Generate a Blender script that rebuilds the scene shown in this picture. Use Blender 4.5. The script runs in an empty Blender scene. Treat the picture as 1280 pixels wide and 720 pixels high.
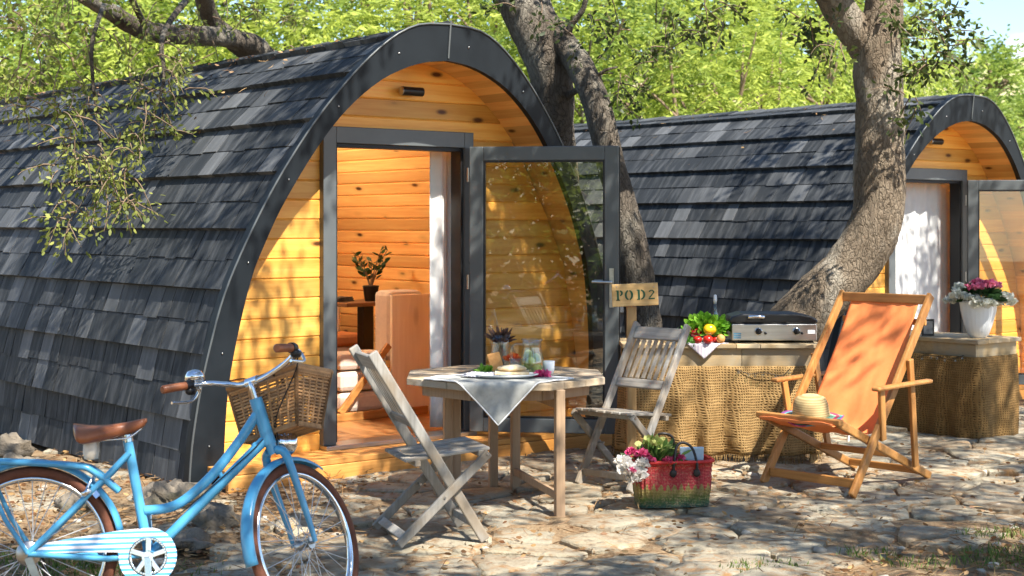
import bpy, math, random
import numpy as np
from mathutils import Vector, Matrix, Euler, noise as mnoise
R = math.radians
sc = bpy.context.scene
col = sc.collection
random.seed(7)
rng = np.random.default_rng(11)
SHADE = (400, 130, 80, 265)               # leaf clumps in the four big crowns
SUN = (53, (.62, -.78), 5.0, .105)      # elevation, heading, strength, sky strength
EXPO = 1.32
ADDED_LAMP = 80  # strength of the lamp added inside the pods
GAPS = ((.6, 7.4, .9), (4.3, 6.7, .8), (2.9, 4.4, .9), (3.9, 7.0, .5), (1.2, 8.3, .6), (3.05, 6.5, .6), (-1.1, 8.4, .9))   # crown openings cut to let sun in: (x, y, radius) at 5.5 m

# ------------------------------------------------------------------ materials
def newmat(name):
    m = bpy.data.materials.new(name); m.use_nodes = True
    nt = m.node_tree; nt.nodes.clear()
    out = nt.nodes.new('ShaderNodeOutputMaterial')
    return m, nt, out
def N(nt, typ, **kw):
    n = nt.nodes.new(typ)
    for k, v in kw.items():
        if k in n.inputs: n.inputs[k].default_value = v
        else: setattr(n, k, v)
    return n
def c4(c): return (c[0], c[1], c[2], 1)
def mixc(nt, fac, a, b, mode='MIX'):
    n = nt.nodes.new('ShaderNodeMix'); n.data_type = 'RGBA'; n.blend_type = mode
    for i, v in ((0, fac), (6, a), (7, b)):
        if hasattr(v, 'links') or hasattr(v, 'is_linked'): nt.links.new(v, n.inputs[i])
        else: n.inputs[i].default_value = v if i == 0 else c4(v)
    return n.outputs[2]
def math_(nt, op, a, b=0.0, c=None):
    n = nt.nodes.new('ShaderNodeMath'); n.operation = op
    for i, v in enumerate((a, b) if c is None else (a, b, c)):
        if hasattr(v, 'is_linked'): nt.links.new(v, n.inputs[i])
        else: n.inputs[i].default_value = v
    return n.outputs[0]
def ramp(nt, fac, p0, p1):
    n = nt.nodes.new('ShaderNodeMapRange'); n.inputs[1].default_value = p0; n.inputs[2].default_value = p1
    nt.links.new(fac, n.inputs[0]); return n.outputs[0]
def coords(nt, stretch):
    tc = N(nt, 'ShaderNodeTexCoord'); mp = N(nt, 'ShaderNodeMapping')
    mp.inputs['Scale'].default_value = stretch
    nt.links.new(tc.outputs['Object'], mp.inputs[0]); return mp.outputs[0]
def tinted(nt, colr, k):
    if not k: return colr
    at = N(nt, 'ShaderNodeAttribute', attribute_name='tint')
    f = math_(nt, 'MULTIPLY_ADD', at.outputs['Fac'], k, 1.0)
    cb = N(nt, 'ShaderNodeCombineColor')
    for i in range(3): nt.links.new(f, cb.inputs[i])
    return mixc(nt, 1.0, colr, cb.outputs[0], 'MULTIPLY')
def noise_(nt, vec, scale, detail=5, rough=.55, dist=0):
    n = N(nt, 'ShaderNodeTexNoise', Scale=scale, Detail=detail, Roughness=rough, Distortion=dist)
    nt.links.new(vec, n.inputs['Vector']); return n.outputs['Fac']
def M(name, c1, c2=None, scale=8, stretch=(1, 1, 1), rough=.6, bump=0, bscale=None, metal=0, tint=0, spec=.4,
      coat=0, lo=.35, hi=.65, bdist=.01, rvar=0, c3=None, scale3=2.):
    m, nt, out = newmat(name)
    p = N(nt, 'ShaderNodeBsdfPrincipled'); nt.links.new(p.outputs[0], out.inputs[0])
    v = coords(nt, stretch)
    nz = noise_(nt, v, scale)
    f = ramp(nt, nz, lo, hi)
    cc = mixc(nt, f, c1, c2 if c2 else c1)
    if c3: cc = mixc(nt, ramp(nt, noise_(nt, v, scale3, 4), .48, .68), cc, c3)
    cc = tinted(nt, cc, tint)
    nt.links.new(cc, p.inputs['Base Color'])
    p.inputs['Roughness'].default_value = rough; p.inputs['Metallic'].default_value = metal
    p.inputs['Specular IOR Level'].default_value = spec; p.inputs['Coat Weight'].default_value = coat
    if rvar: nt.links.new(math_(nt, 'MULTIPLY_ADD', nz, rvar, rough - rvar / 2), p.inputs['Roughness'])
    if bump:
        b = N(nt, 'ShaderNodeBump', Strength=bump, Distance=bdist)
        nt.links.new(noise_(nt, v, bscale or scale * 3, 6, .6), b.inputs['Height']); nt.links.new(b.outputs[0], p.inputs['Normal'])
    return m
def wood(name, c1, c2, axis=0, fine=60, rough=.45, tint=.22, knots=None, knotc=(.09, .03, .008), bump=.15, spec=.4, grey=None, coat=0):
    """grain runs along `axis` of the part"""
    m, nt, out = newmat(name)
    p = N(nt, 'ShaderNodeBsdfPrincipled'); nt.links.new(p.outputs[0], out.inputs[0])
    st = [1, 1, 1]; st[axis] = .05
    v = coords(nt, st)
    g = noise_(nt, v, fine, 4, .6, .6)
    g2 = noise_(nt, v, fine * .22, 3, .5, 1.)
    f = ramp(nt, math_(nt, 'ADD', math_(nt, 'MULTIPLY', g, .45), math_(nt, 'MULTIPLY', g2, .55)), .36, .64)
    cc = mixc(nt, f, c1, c2)
    if grey: cc = mixc(nt, ramp(nt, noise_(nt, coords(nt, (1, 1, 1)), 5, 5), .42, .62), cc, grey)
    cc = tinted(nt, cc, tint)
    if knots:
        st = [1, 1, 1]; st[axis] = .38
        vo = N(nt, 'ShaderNodeTexVoronoi', Scale=knots, Randomness=1.)
        nt.links.new(coords(nt, st), vo.inputs['Vector'])
        sep = N(nt, 'ShaderNodeSeparateColor'); nt.links.new(vo.outputs['Color'], sep.inputs[0])
        gate = math_(nt, 'GREATER_THAN', sep.outputs[0], .5)
        k = math_(nt, 'MULTIPLY', ramp(nt, vo.outputs['Distance'], .19, .09), gate)
        halo = math_(nt, 'MULTIPLY', ramp(nt, vo.outputs['Distance'], .34, .10), math_(nt, 'MULTIPLY', gate, .35))
        cc = mixc(nt, halo, cc, tuple(x * .45 for x in c2)); cc = mixc(nt, k, cc, knotc)
    nt.links.new(cc, p.inputs['Base Color'])
    p.inputs['Roughness'].default_value = rough; p.inputs['Specular IOR Level'].default_value = spec
    p.inputs['Coat Weight'].default_value = coat
    if bump:
        b = N(nt, 'ShaderNodeBump', Strength=bump, Distance=.004)
        nt.links.new(g, b.inputs['Height']); nt.links.new(b.outputs[0], p.inputs['Normal'])
    return m
def leafmat(name, c1, c2, tint=.35, trans=.35, rough=.5):
    m, nt, out = newmat(name)
    at = N(nt, 'ShaderNodeAttribute', attribute_name='tint')
    cc = mixc(nt, ramp(nt, at.outputs['Fac'], -1, 1), c1, c2)
    p = N(nt, 'ShaderNodeBsdfPrincipled', Roughness=rough); p.inputs['Specular IOR Level'].default_value = .3
    nt.links.new(cc, p.inputs['Base Color'])
    t = N(nt, 'ShaderNodeBsdfTranslucent'); nt.links.new(cc, t.inputs[0])
    mx = N(nt, 'ShaderNodeMixShader'); mx.inputs[0].default_value = trans
    nt.links.new(p.outputs[0], mx.inputs[1]); nt.links.new(t.outputs[0], mx.inputs[2]); nt.links.new(mx.outputs[0], out.inputs[0])
    return m
def glassmat(name, tintc=(.93, .95, .93), base=.05, rough=0.0):
    m, nt, out = newmat(name)
    lw = N(nt, 'ShaderNodeLayerWeight', Blend=.5)
    fr = math_(nt, 'MULTIPLY_ADD', math_(nt, 'POWER', lw.outputs['Facing'], 4.0), .6, base)
    t = N(nt, 'ShaderNodeBsdfTransparent'); t.inputs[0].default_value = c4(tintc)
    g = N(nt, 'ShaderNodeBsdfGlossy', Roughness=rough)
    mx = N(nt, 'ShaderNodeMixShader')
    nt.links.new(fr, mx.inputs[0]); nt.links.new(t.outputs[0], mx.inputs[1]); nt.links.new(g.outputs[0], mx.inputs[2])
    nt.links.new(mx.outputs[0], out.inputs[0]); return m
def weave(name, c1, c2, dark, scale=110, bump=.6, rough=.85, tint=.2, gap_shade=.3):
    m, nt, out = newmat(name)
    p = N(nt, 'ShaderNodeBsdfPrincipled', Roughness=rough); nt.links.new(p.outputs[0], out.inputs[0])
    p.inputs['Specular IOR Level'].default_value = .15
    tc = N(nt, 'ShaderNodeTexCoord')
    nd = N(nt, 'ShaderNodeTexNoise', Scale=9., Detail=3.); nt.links.new(tc.outputs['Object'], nd.inputs['Vector'])
    va = N(nt, 'ShaderNodeVectorMath', operation='MULTIPLY_ADD'); nt.links.new(nd.outputs['Color'], va.inputs[0])
    va.inputs[1].default_value = (.03, .03, .03); nt.links.new(tc.outputs['Object'], va.inputs[2])
    s = N(nt, 'ShaderNodeSeparateXYZ'); nt.links.new(va.outputs[0], s.inputs[0])
    hx = math_(nt, 'ABSOLUTE', math_(nt, 'SINE', math_(nt, 'MULTIPLY', math_(nt, 'ADD', s.outputs[0], s.outputs[1]), scale * 2.1)))
    hz_ = math_(nt, 'ABSOLUTE', math_(nt, 'SINE', math_(nt, 'MULTIPLY', s.outputs[2], scale * 2.1)))
    h = math_(nt, 'MAXIMUM', hx, hz_)
    g = noise_(nt, tc.outputs['Object'], 14, 6, .7)
    cc = mixc(nt, ramp(nt, g, .35, .65), c1, c2)
    cc = mixc(nt, math_(nt, 'MULTIPLY', ramp(nt, h, .75, .35), gap_shade * 3), cc, dark)  # shade of the gaps between yarns, painted as dark colour
    nt.links.new(tinted(nt, cc, tint), p.inputs['Base Color'])
    b = N(nt, 'ShaderNodeBump', Strength=bump, Distance=.006)
    nt.links.new(math_(nt, 'ADD', h, math_(nt, 'MULTIPLY', noise_(nt, tc.outputs['Object'], 60, 4, .6), .8)), b.inputs['Height'])
    nt.links.new(b.outputs[0], p.inputs['Normal'])
    return m
def stripes(name, ca, cb, axis, period, duty=.5, rough=.8, noise_k=0, metal=0):
    m, nt, out = newmat(name)
    p = N(nt, 'ShaderNodeBsdfPrincipled', Roughness=rough); nt.links.new(p.outputs[0], out.inputs[0])
    tc = N(nt, 'ShaderNodeTexCoord'); s = N(nt, 'ShaderNodeSeparateXYZ'); nt.links.new(tc.outputs['Object'], s.inputs[0])
    f = math_(nt, 'LESS_THAN', math_(nt, 'FRACT', math_(nt, 'MULTIPLY', s.outputs[axis], 1 / period)), duty)
    nt.links.new(mixc(nt, f, ca, cb), p.inputs['Base Color']); return m

# ------------------------------------------------------------------ mesh builder
class MB:
    def __init__(s): s.v = []; s.f = []; s.t = []; s.s = []
    def add(s, vs, fs, tint=0., smooth=False):
        o = len(s.v); s.v += [tuple(q) for q in vs]
        for f in fs: s.f.append([i + o for i in f]); s.t.append(tint); s.s.append(smooth)
    def box(s, c, d, rot=None, tint=0.):
        x, y, z = d[0] / 2, d[1] / 2, d[2] / 2
        vs = [Vector((a * x, b * y, e * z)) for a in (-1, 1) for b in (-1, 1) for e in (-1, 1)]
        if rot is not None: vs = [rot @ q for q in vs]
        c = Vector(c)
        s.add([q + c for q in vs], [(0, 1, 3, 2), (4, 6, 7, 5), (0, 4, 5, 1), (2, 3, 7, 6), (0, 2, 6, 4), (1, 5, 7, 3)], tint)
    def bx(s, x0, x1, y0, y1, z0, z1, tint=0.):
        s.box(((x0 + x1) / 2, (y0 + y1) / 2, (z0 + z1) / 2), (x1 - x0, y1 - y0, z1 - z0), None, tint)
    def bar(s, a, b, w, h, side=(0, 1, 0), tint=0.):
        """box from a to b; w is its size along `side`, h across"""
        a, b = Vector(a), Vector(b); d = (b - a); L = d.length; d.normalize()
        sd = Vector(side); sd = (sd - d * sd.dot(d)).normalized(); n = d.cross(sd)
        rot = Matrix((d, sd, n)).transposed()
        s.box((a + b) / 2, (L, w, h), rot, tint)
    def tube(s, pts, r, n=10, closed=False, caps=True, tint=0., smooth=True, sm=0, sx=1.0):
        pts = [Vector(p) for p in pts]
        rs = list(r) if hasattr(r, '__len__') else [r] * len(pts)
        if sm: pts, rs = catmull(pts, rs, sm, closed)
        k = len(pts); rings = []
        up = None
        for i, p in enumerate(pts):
            if closed: t = pts[(i + 1) % k] - pts[i - 1]
            else: t = pts[min(i + 1, k - 1)] - pts[max(i - 1, 0)]
            t.normalize()
            if up is None:
                up = Vector((0, 0, 1)) if abs(t.z) < .9 else Vector((1, 0, 0))
            up = (up - t * up.dot(t)).normalized(); bn = t.cross(up)
            rings.append([p + (up * math.cos(2 * math.pi * j / n) + bn * math.sin(2 * math.pi * j / n) * sx) * rs[i] for j in range(n)])
        vs = [q for rg in rings for q in rg]; fs = []
        for i in range(k if closed else k - 1):
            i2 = (i + 1) % k
            for j in range(n):
                j2 = (j + 1) % n
                fs.append((i * n + j, i * n + j2, i2 * n + j2, i2 * n + j))
        s.add(vs, fs, tint, smooth)
        if caps and not closed:
            s.add(rings[0], [tuple(range(n))[::-1]], tint); s.add(rings[-1], [tuple(range(n))], tint)
    def lathe(s, prof, n=24, c=(0, 0, 0), tint=0., smooth=True, axis=None, sx=1, sy=1):
        vs = []; fs = []; c = Vector(c)
        for (r, z) in prof:
            for j in range(n):
                a = 2 * math.pi * j / n
                q = Vector((r * math.cos(a) * sx, r * math.sin(a) * sy, z))
                if axis is not None: q = axis @ q
                vs.append(q + c)
        for i in range(len(prof) - 1):
            for j in range(n):
                j2 = (j + 1) % n
                fs.append((i * n + j, i * n + j2, (i + 1) * n + j2, (i + 1) * n + j))
        s.add(vs, fs, tint, smooth)
    def prism(s, A, B, tint=0., smooth=False):
        n = len(A)
        s.add(list(A) + list(B), [tuple(range(n))[::-1], tuple(range(n, 2 * n))] + [(i, (i + 1) % n, n + (i + 1) % n, n + i) for i in range(n)], tint, smooth)
    def blob(s, c, r, seed=0, amp=.2, n=14, freq=1.5, sq=(1, 1, 1), tint=0., rot=None):
        vs = []; fs = []; m_ = n // 2
        for i in range(m_ + 1):
            th = math.pi * i / m_
            for j in range(n):
                ph = 2 * math.pi * j / n
                d = Vector((math.sin(th) * math.cos(ph), math.sin(th) * math.sin(ph), math.cos(th)))
                k = 1 + amp * mnoise.noise(d * freq + Vector((seed * 3.7, seed, 0)))
                q = Vector((d.x * r * k * sq[0], d.y * r * k * sq[1], d.z * r * k * sq[2]))
                if rot is not None: q = rot @ q
                vs.append(q + Vector(c))
        for i in range(m_):
            for j in range(n):
                j2 = (j + 1) % n
                fs.append((i * n + j, (i + 1) * n + j, (i + 1) * n + j2, i * n + j2))
        s.add(vs, fs, tint, True)
    def build(s, name, mat, parent=None, bev=0, loc=None, label=None):
        me = bpy.data.meshes.new(name)
        me.from_pydata([tuple(q) for q in s.v], [], s.f)
        me.polygons.foreach_set('use_smooth', s.s)
        at = me.attributes.new('tint', 'FLOAT', 'FACE'); at.data.foreach_set('value', s.t)
        me.validate(); me.update()
        o = bpy.data.objects.new(name, me); col.objects.link(o); me.materials.append(mat)
        if parent: o.parent = parent
        if loc: o.location = loc
        if label: o['label'] = label
        if bev:
            b = o.modifiers.new('bevel', 'BEVEL'); b.width = bev; b.segments = 2; b.limit_method = 'ANGLE'; b.angle_limit = R(40)
        return o
def catmull(pts, rs, sm, closed=False):
    out = []; ro = []; k = len(pts); last = k if closed else k - 1
    for i in range(last):
        p0 = pts[(i - 1) % k] if (closed or i > 0) else pts[0] * 2 - pts[1]
        p1 = pts[i]; p2 = pts[(i + 1) % k]
        p3 = pts[(i + 2) % k] if (closed or i + 2 < k) else p2 * 2 - p1
        for q in range(sm):
            t = q / sm
            out.append(.5 * ((2 * p1) + (p2 - p0) * t + (2 * p0 - 5 * p1 + 4 * p2 - p3) * t * t + (3 * p1 - p0 - 3 * p2 + p3) * t ** 3))
            ro.append(rs[i] * (1 - t) + rs[(i + 1) % k] * t)
    if not closed: out.append(pts[-1]); ro.append(rs[-1])
    return out, ro
def thing(name, label, cat, loc=(0, 0, 0), rz=0, group=None):
    o = bpy.data.objects.new(name, None); col.objects.link(o); o.empty_display_size = .1
    o.location = loc; o.rotation_euler = (0, 0, rz); o['label'] = label; o['category'] = cat
    if group: o['group'] = group
    return o
def tag(o, label, cat, group=None, loc=None, rz=None):
    o['label'] = label; o['category'] = cat
    if group: o['group'] = group
    if loc: o.location = loc
    if rz is not None: o.rotation_euler = (0, 0, rz)
    return o
def dup(root, loc, rz, label, group=None, scale=1):
    r = root.copy(); col.objects.link(r); r.location = loc; r.rotation_euler = (0, 0, rz); r['label'] = label
    r.scale = (scale,) * 3 if not hasattr(scale, '__len__') else scale
    if group: r['group'] = group
    for ch in list(root.children):
        c = ch.copy(); col.objects.link(c); c.parent = r
        for g in list(ch.children):
            d = g.copy(); col.objects.link(d); d.parent = c
    return r
def leaves(name, C, D, L, Wd, mat, parent=None, tint=None, bend=.15, side=None):
    """many leaf-shaped faces in one mesh (numpy)"""
    n = len(C); C = np.asarray(C, float); D = np.asarray(D, float)
    D /= np.linalg.norm(D, axis=1)[:, None] + 1e-9
    if side is None: side = rng.normal(size=(n, 3))
    S = np.cross(D, side); S /= np.linalg.norm(S, axis=1)[:, None] + 1e-9
    Nn = np.cross(S, D)
    L = np.broadcast_to(L, n).reshape(n, 1); Wd = np.broadcast_to(Wd, n).reshape(n, 1)
    V = np.empty((n, 6, 3))
    V[:, 0] = C
    V[:, 1] = C + D * L * .33 + S * Wd * .46 + Nn * L * bend * .5
    V[:, 2] = C + D * L * .72 + S * Wd * .36 + Nn * L * bend * .4
    V[:, 3] = C + D * L
    V[:, 4] = C + D * L * .72 - S * Wd * .36 + Nn * L * bend * .4
    V[:, 5] = C + D * L * .33 - S * Wd * .46 + Nn * L * bend * .5
    me = bpy.data.meshes.new(name)
    me.vertices.add(n * 6); me.vertices.foreach_set('co', V.reshape(-1))
    me.loops.add(n * 6); me.loops.foreach_set('vertex_index', np.arange(n * 6, dtype=np.int32))
    me.polygons.add(n); me.polygons.foreach_set('loop_start', np.arange(0, n * 6, 6, dtype=np.int32))
    me.polygons.foreach_set('loop_total', np.full(n, 6, dtype=np.int32))
    at = me.attributes.new('tint', 'FLOAT', 'FACE')
    at.data.foreach_set('value', (rng.uniform(-1, 1, n) if tint is None else tint).astype(np.float32))
    me.update(calc_edges=True); me.validate()
    o = bpy.data.objects.new(name, me); col.objects.link(o); me.materials.append(mat)
    if parent: o.parent = parent
    return o
def rdir(n):
    d = rng.normal(size=(n, 3)); return d / np.linalg.norm(d, axis=1)[:, None]

# ------------------------------------------------------------------ the materials of the place
PINE1, PINE2 = (.88, .49, .11), (.73, .32, .05)
m_pine = wood('varnished_pine_boards', PINE1, PINE2, 0, knots=8, tint=.26, rough=.42)
m_pine_y = wood('varnished_pine_lining', (.88, .54, .19), (.74, .37, .11), 1, knots=9, tint=.24, rough=.42)
m_pine_plain = wood('pine_step', (.72, .36, .10), (.50, .21, .045), 0, tint=.2, rough=.55)
m_anth = M('anthracite_metal', (.010, .0135, .017), (.014, .0185, .023), 5, rough=.55, spec=.22, rvar=.2)
m_anth_dark = M('black_gasket', (.008, .009, .010), rough=.5)
m_frame = M('grey_aluminium', (.082, .093, .096), (.098, .108, .11), 6, rough=.36, spec=.5)
m_tile = None
m_glass = glassmat('door_glass', (.96, .94, .87), .10)
m_clear = glassmat('clear_glass', (.90, .935, .93), .10)
m_steel = M('brushed_steel', (.55, .54, .52), (.42, .41, .39), 30, (.05, 1, 1), rough=.32, metal=1)
m_spoke = M('spoke_steel', (.62, .62, .62), rough=.4, metal=.4)
m_chrome = M('chrome', (.78, .79, .80), rough=.14, metal=1)
m_black = M('black_plastic', (.012, .012, .013), rough=.38)
m_teak = wood('oiled_teak', (.50, .24, .07), (.32, .14, .035), 0, tint=.25, rough=.42, fine=80)
m_teak_y = wood('oiled_teak_y', (.50, .24, .07), (.33, .14, .036), 2, tint=.25, rough=.42, fine=80)
m_grey_x = wood('weathered_wood', (.40, .38, .34), (.215, .205, .18), 0, tint=.3, rough=.8, fine=70, bump=.6, grey=(.27, .22, .16))
m_grey_z = wood('weathered_wood_upright', (.40, .38, .34), (.215, .205, .18), 2, tint=.3, rough=.8, fine=70, bump=.6, grey=(.27, .22, .16))
m_tab = wood('sun_bleached_table_wood', (.42, .32, .20), (.22, .155, .095), 0, tint=.35, rough=.75, fine=60, bump=.5, grey=(.36, .30, .22))
m_tableg = wood('table_leg_wood', (.38, .26, .16), (.26, .17, .10), 2, tint=.2, rough=.7, fine=60, bump=.3)
m_pallet = wood('rough_pallet_wood', (.50, .35, .17), (.33, .22, .10), 0, tint=.3, rough=.75, fine=40, bump=.4, grey=(.38, .31, .20))
m_burlap = weave('burlap', (.37, .235, .095), (.24, .145, .055), (.065, .035, .012), 84, bump=1., gap_shade=.30)
m_burlap_d = weave('burlap_shaded', (.27, .16, .058), (.19, .105, .035), (.06, .032, .010), 84, bump=1., gap_shade=.30)  # darker copy of the burlap with shade put into the colour
m_sling = M('orange_canvas', (.86, .26, .09), (.82, .245, .08), 40, rough=.85, bump=.15, bscale=300, spec=.1)
m_curtain_shaded = M('white_curtain', (.66, .66, .64), (.60, .60, .585), 10, rough=.9, spec=.1)  # second pod's curtain, greyed so its colour carries the shade
m_grey_cloth = M('grey_table_linen', (.40, .40, .37), (.34, .34, .31), 30, rough=.95, bump=.2, bscale=200, spec=.1)
m_white = M('white_trim', (.82, .82, .80), rough=.6)
m_cer = M('white_ceramic', (.80, .82, .82), rough=.25, spec=.5)
m_cream = M('cream_linen', (.80, .74, .62), (.70, .62, .50), 20, rough=.9)
m_beige = M('beige_upholstery', (.62, .52, .43), (.56, .47, .39), 30, rough=.95, bump=.2, bscale=120, spec=.1)
m_blue = M('sky_blue_paint', (.07, .32, .54), (.08, .35, .58), 6, rough=.28, spec=.5, coat=.5)
m_leather = M('tan_leather', (.30, .105, .042), (.22, .07, .028), 18, rough=.38, bump=.15, bscale=90)
m_tyre = M('brown_tyre', (.17, .062, .032), (.13, .045, .024), 30, rough=.75, bump=.5, bscale=220)
m_wicker = M('wicker', (.52, .28, .115), (.36, .18, .065), 24, rough=.55, bump=.5, bscale=150, tint=.35)
m_rubber = M('rubber_cable', (.01, .01, .01), rough=.5)
m_bark = None

def tile_material():
    m, nt, out = newmat('slate_grey_roof_tile')
    p = N(nt, 'ShaderNodeBsdfPrincipled', Roughness=.72); nt.links.new(p.outputs[0], out.inputs[0])
    p.inputs['Specular IOR Level'].default_value = .22
    at = N(nt, 'ShaderNodeAttribute', attribute_name='tint')
    v = coords(nt, (1, 6, 1))
    st = noise_(nt, v, 3.0, 5, .6)
    gr = noise_(nt, coords(nt, (1, 1, 1)), 160, 3, .7)
    f = math_(nt, 'ADD', math_(nt, 'MULTIPLY', ramp(nt, at.outputs['Fac'], -.2, 1), .75), math_(nt, 'MULTIPLY', ramp(nt, st, .45, .7), .38))
    f = math_(nt, 'MULTIPLY', f, math_(nt, 'MULTIPLY_ADD', gr, .8, .55))
    cc = mixc(nt, f, (.022, .0255, .029), (.16, .166, .17))
    cc = mixc(nt, math_(nt, 'MULTIPLY', ramp(nt, noise_(nt, coords(nt, (1, 1, 1)), 1.3, 5), .52, .7), .25), cc, (.07, .065, .055))
    nt.links.new(cc, p.inputs['Base Color'])
    b = N(nt, 'ShaderNodeBump', Strength=.5, Distance=.004); nt.links.new(gr, b.inputs['Height']); nt.links.new(b.outputs[0], p.inputs['Normal'])
    return m
m_tile = tile_material()
def bark_material(name, c1, c2, c3):
    m, nt, out = newmat(name)
    p = N(nt, 'ShaderNodeBsdfPrincipled', Roughness=.9); nt.links.new(p.outputs[0], out.inputs[0])
    p.inputs['Specular IOR Level'].default_value = .15
    v = coords(nt, (1, 1, .42))
    nz = noise_(nt, v, 9, 6, .65, .8)
    vo = N(nt, 'ShaderNodeTexVoronoi', Scale=30., feature='DISTANCE_TO_EDGE')
    nd = N(nt, 'ShaderNodeTexNoise', Scale=6., Detail=4.); nt.links.new(v, nd.inputs['Vector'])
    va = N(nt, 'ShaderNodeVectorMath', operation='MULTIPLY_ADD'); nt.links.new(nd.outputs['Color'], va.inputs[0]); va.inputs[1].default_value = (.22, .22, .22)
    nt.links.new(v, va.inputs[2]); nt.links.new(va.outputs[0], vo.inputs['Vector'])
    crack = ramp(nt, vo.outputs['Distance'], .0, .12)
    cc = mixc(nt, ramp(nt, nz, .35, .65), c1, c2)
    cc = mixc(nt, ramp(nt, noise_(nt, v, 3.2, 5), .5, .68), cc, c3)
    cc = mixc(nt, math_(nt, 'MULTIPLY_ADD', crack, -.42, .42), cc, tuple(x * .3 for x in c1))
    nt.links.new(cc, p.inputs['Base Color'])
    b = N(nt, 'ShaderNodeBump', Strength=1., Distance=.045)
    nt.links.new(math_(nt, 'ADD', math_(nt, 'MULTIPLY', crack, .35), math_(nt, 'MULTIPLY', noise_(nt, v, 30, 7, .75), 1.3)), b.inputs['Height'])
    nt.links.new(b.outputs[0], p.inputs['Normal']); return m
m_bark = bark_material('oak_bark', (.23, .175, .12), (.37, .295, .21), (.52, .465, .37))
m_bark_d = bark_material('dark_bark', (.13, .105, .08), (.21, .175, .135), (.34, .31, .25))
m_twig = M('pale_twig_bark', (.24, .17, .11), (.16, .11, .07), 12, rough=.9, bump=.4)

# ------------------------------------------------------------------ ground and terrain (structure)
def sm01(t): t = min(1, max(0, t)); return t * t * (3 - 2 * t)
def gz(x, y):
    z = -.10 * sm01((y - 12.2) / 1.6)
    if y > 22: z += .145 * (y - 22) * sm01((y - 22) / 14)
    return z + (.5 * mnoise.noise(Vector((x * .06, y * .06, 0))) * sm01((y - 24) / 20))
def structure(o): o['kind'] = 'structure'; return o
def ground():
    xs = sorted(set(list(np.arange(-12, 12.01, .12)) + list(np.linspace(-130, -12, 60)) + list(np.linspace(12, 150, 66))))
    ys = sorted(set(list(np.arange(3.5, 16, .12)) + list(np.linspace(-40, 3.5, 24)) + list(np.linspace(16, 130, 110))))
    vs = []; fs = []
    for y in ys:
        for x in xs:
            z = gz(x, y) - .018
            if -12.01 <= x <= 12.01 and 3.4 < y < 16.1:
                z += .035 * mnoise.noise(Vector((x * 1.3, y * 1.3, 3))) + .018 * mnoise.noise(Vector((x * 5, y * 5, 1)))
            vs.append((x, y, z))
    nx = len(xs)
    for j in range(len(ys) - 1):
        for i in range(nx - 1): fs.append((j * nx + i, j * nx + i + 1, (j + 1) * nx + i + 1, (j + 1) * nx + i))
    m, nt, out = newmat('dry_earth_and_grass')
    p = N(nt, 'ShaderNodeBsdfPrincipled', Roughness=.95); nt.links.new(p.outputs[0], out.inputs[0]); p.inputs['Specular IOR Level'].default_value = .1
    v = coords(nt, (1, 1, 1))
    cc = mixc(nt, ramp(nt, noise_(nt, v, 2.2, 7, .65), .38, .62), (.24, .155, .085), (.36, .26, .155))
    cc = mixc(nt, ramp(nt, noise_(nt, v, 14, 6, .7), .5, .68), cc, (.13, .075, .04))
    cc = mixc(nt, ramp(nt, noise_(nt, v, 60, 4, .7), .55, .7), cc, (.42, .33, .21))
    far = mixc(nt, ramp(nt, noise_(nt, v, .35, 8, .7), .42, .60), (.50, .42, .24), (.15, .24, .05))
    s = N(nt, 'ShaderNodeSeparateXYZ'); nt.links.new(v, s.inputs[0])
    cc = mixc(nt, ramp(nt, s.outputs[1], 17, 22), cc, far)
    nt.links.new(cc, p.inputs['Base Color'])
    b = N(nt, 'ShaderNodeBump', Strength=.9, Distance=.03); nt.links.new(noise_(nt, v, 30, 7, .7), b.inputs['Height']); nt.links.new(b.outputs[0], p.inputs['Normal'])
    mb = MB(); mb.add(vs, fs, 0, True)
    structure(mb.build('ground', m))
ground()

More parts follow.
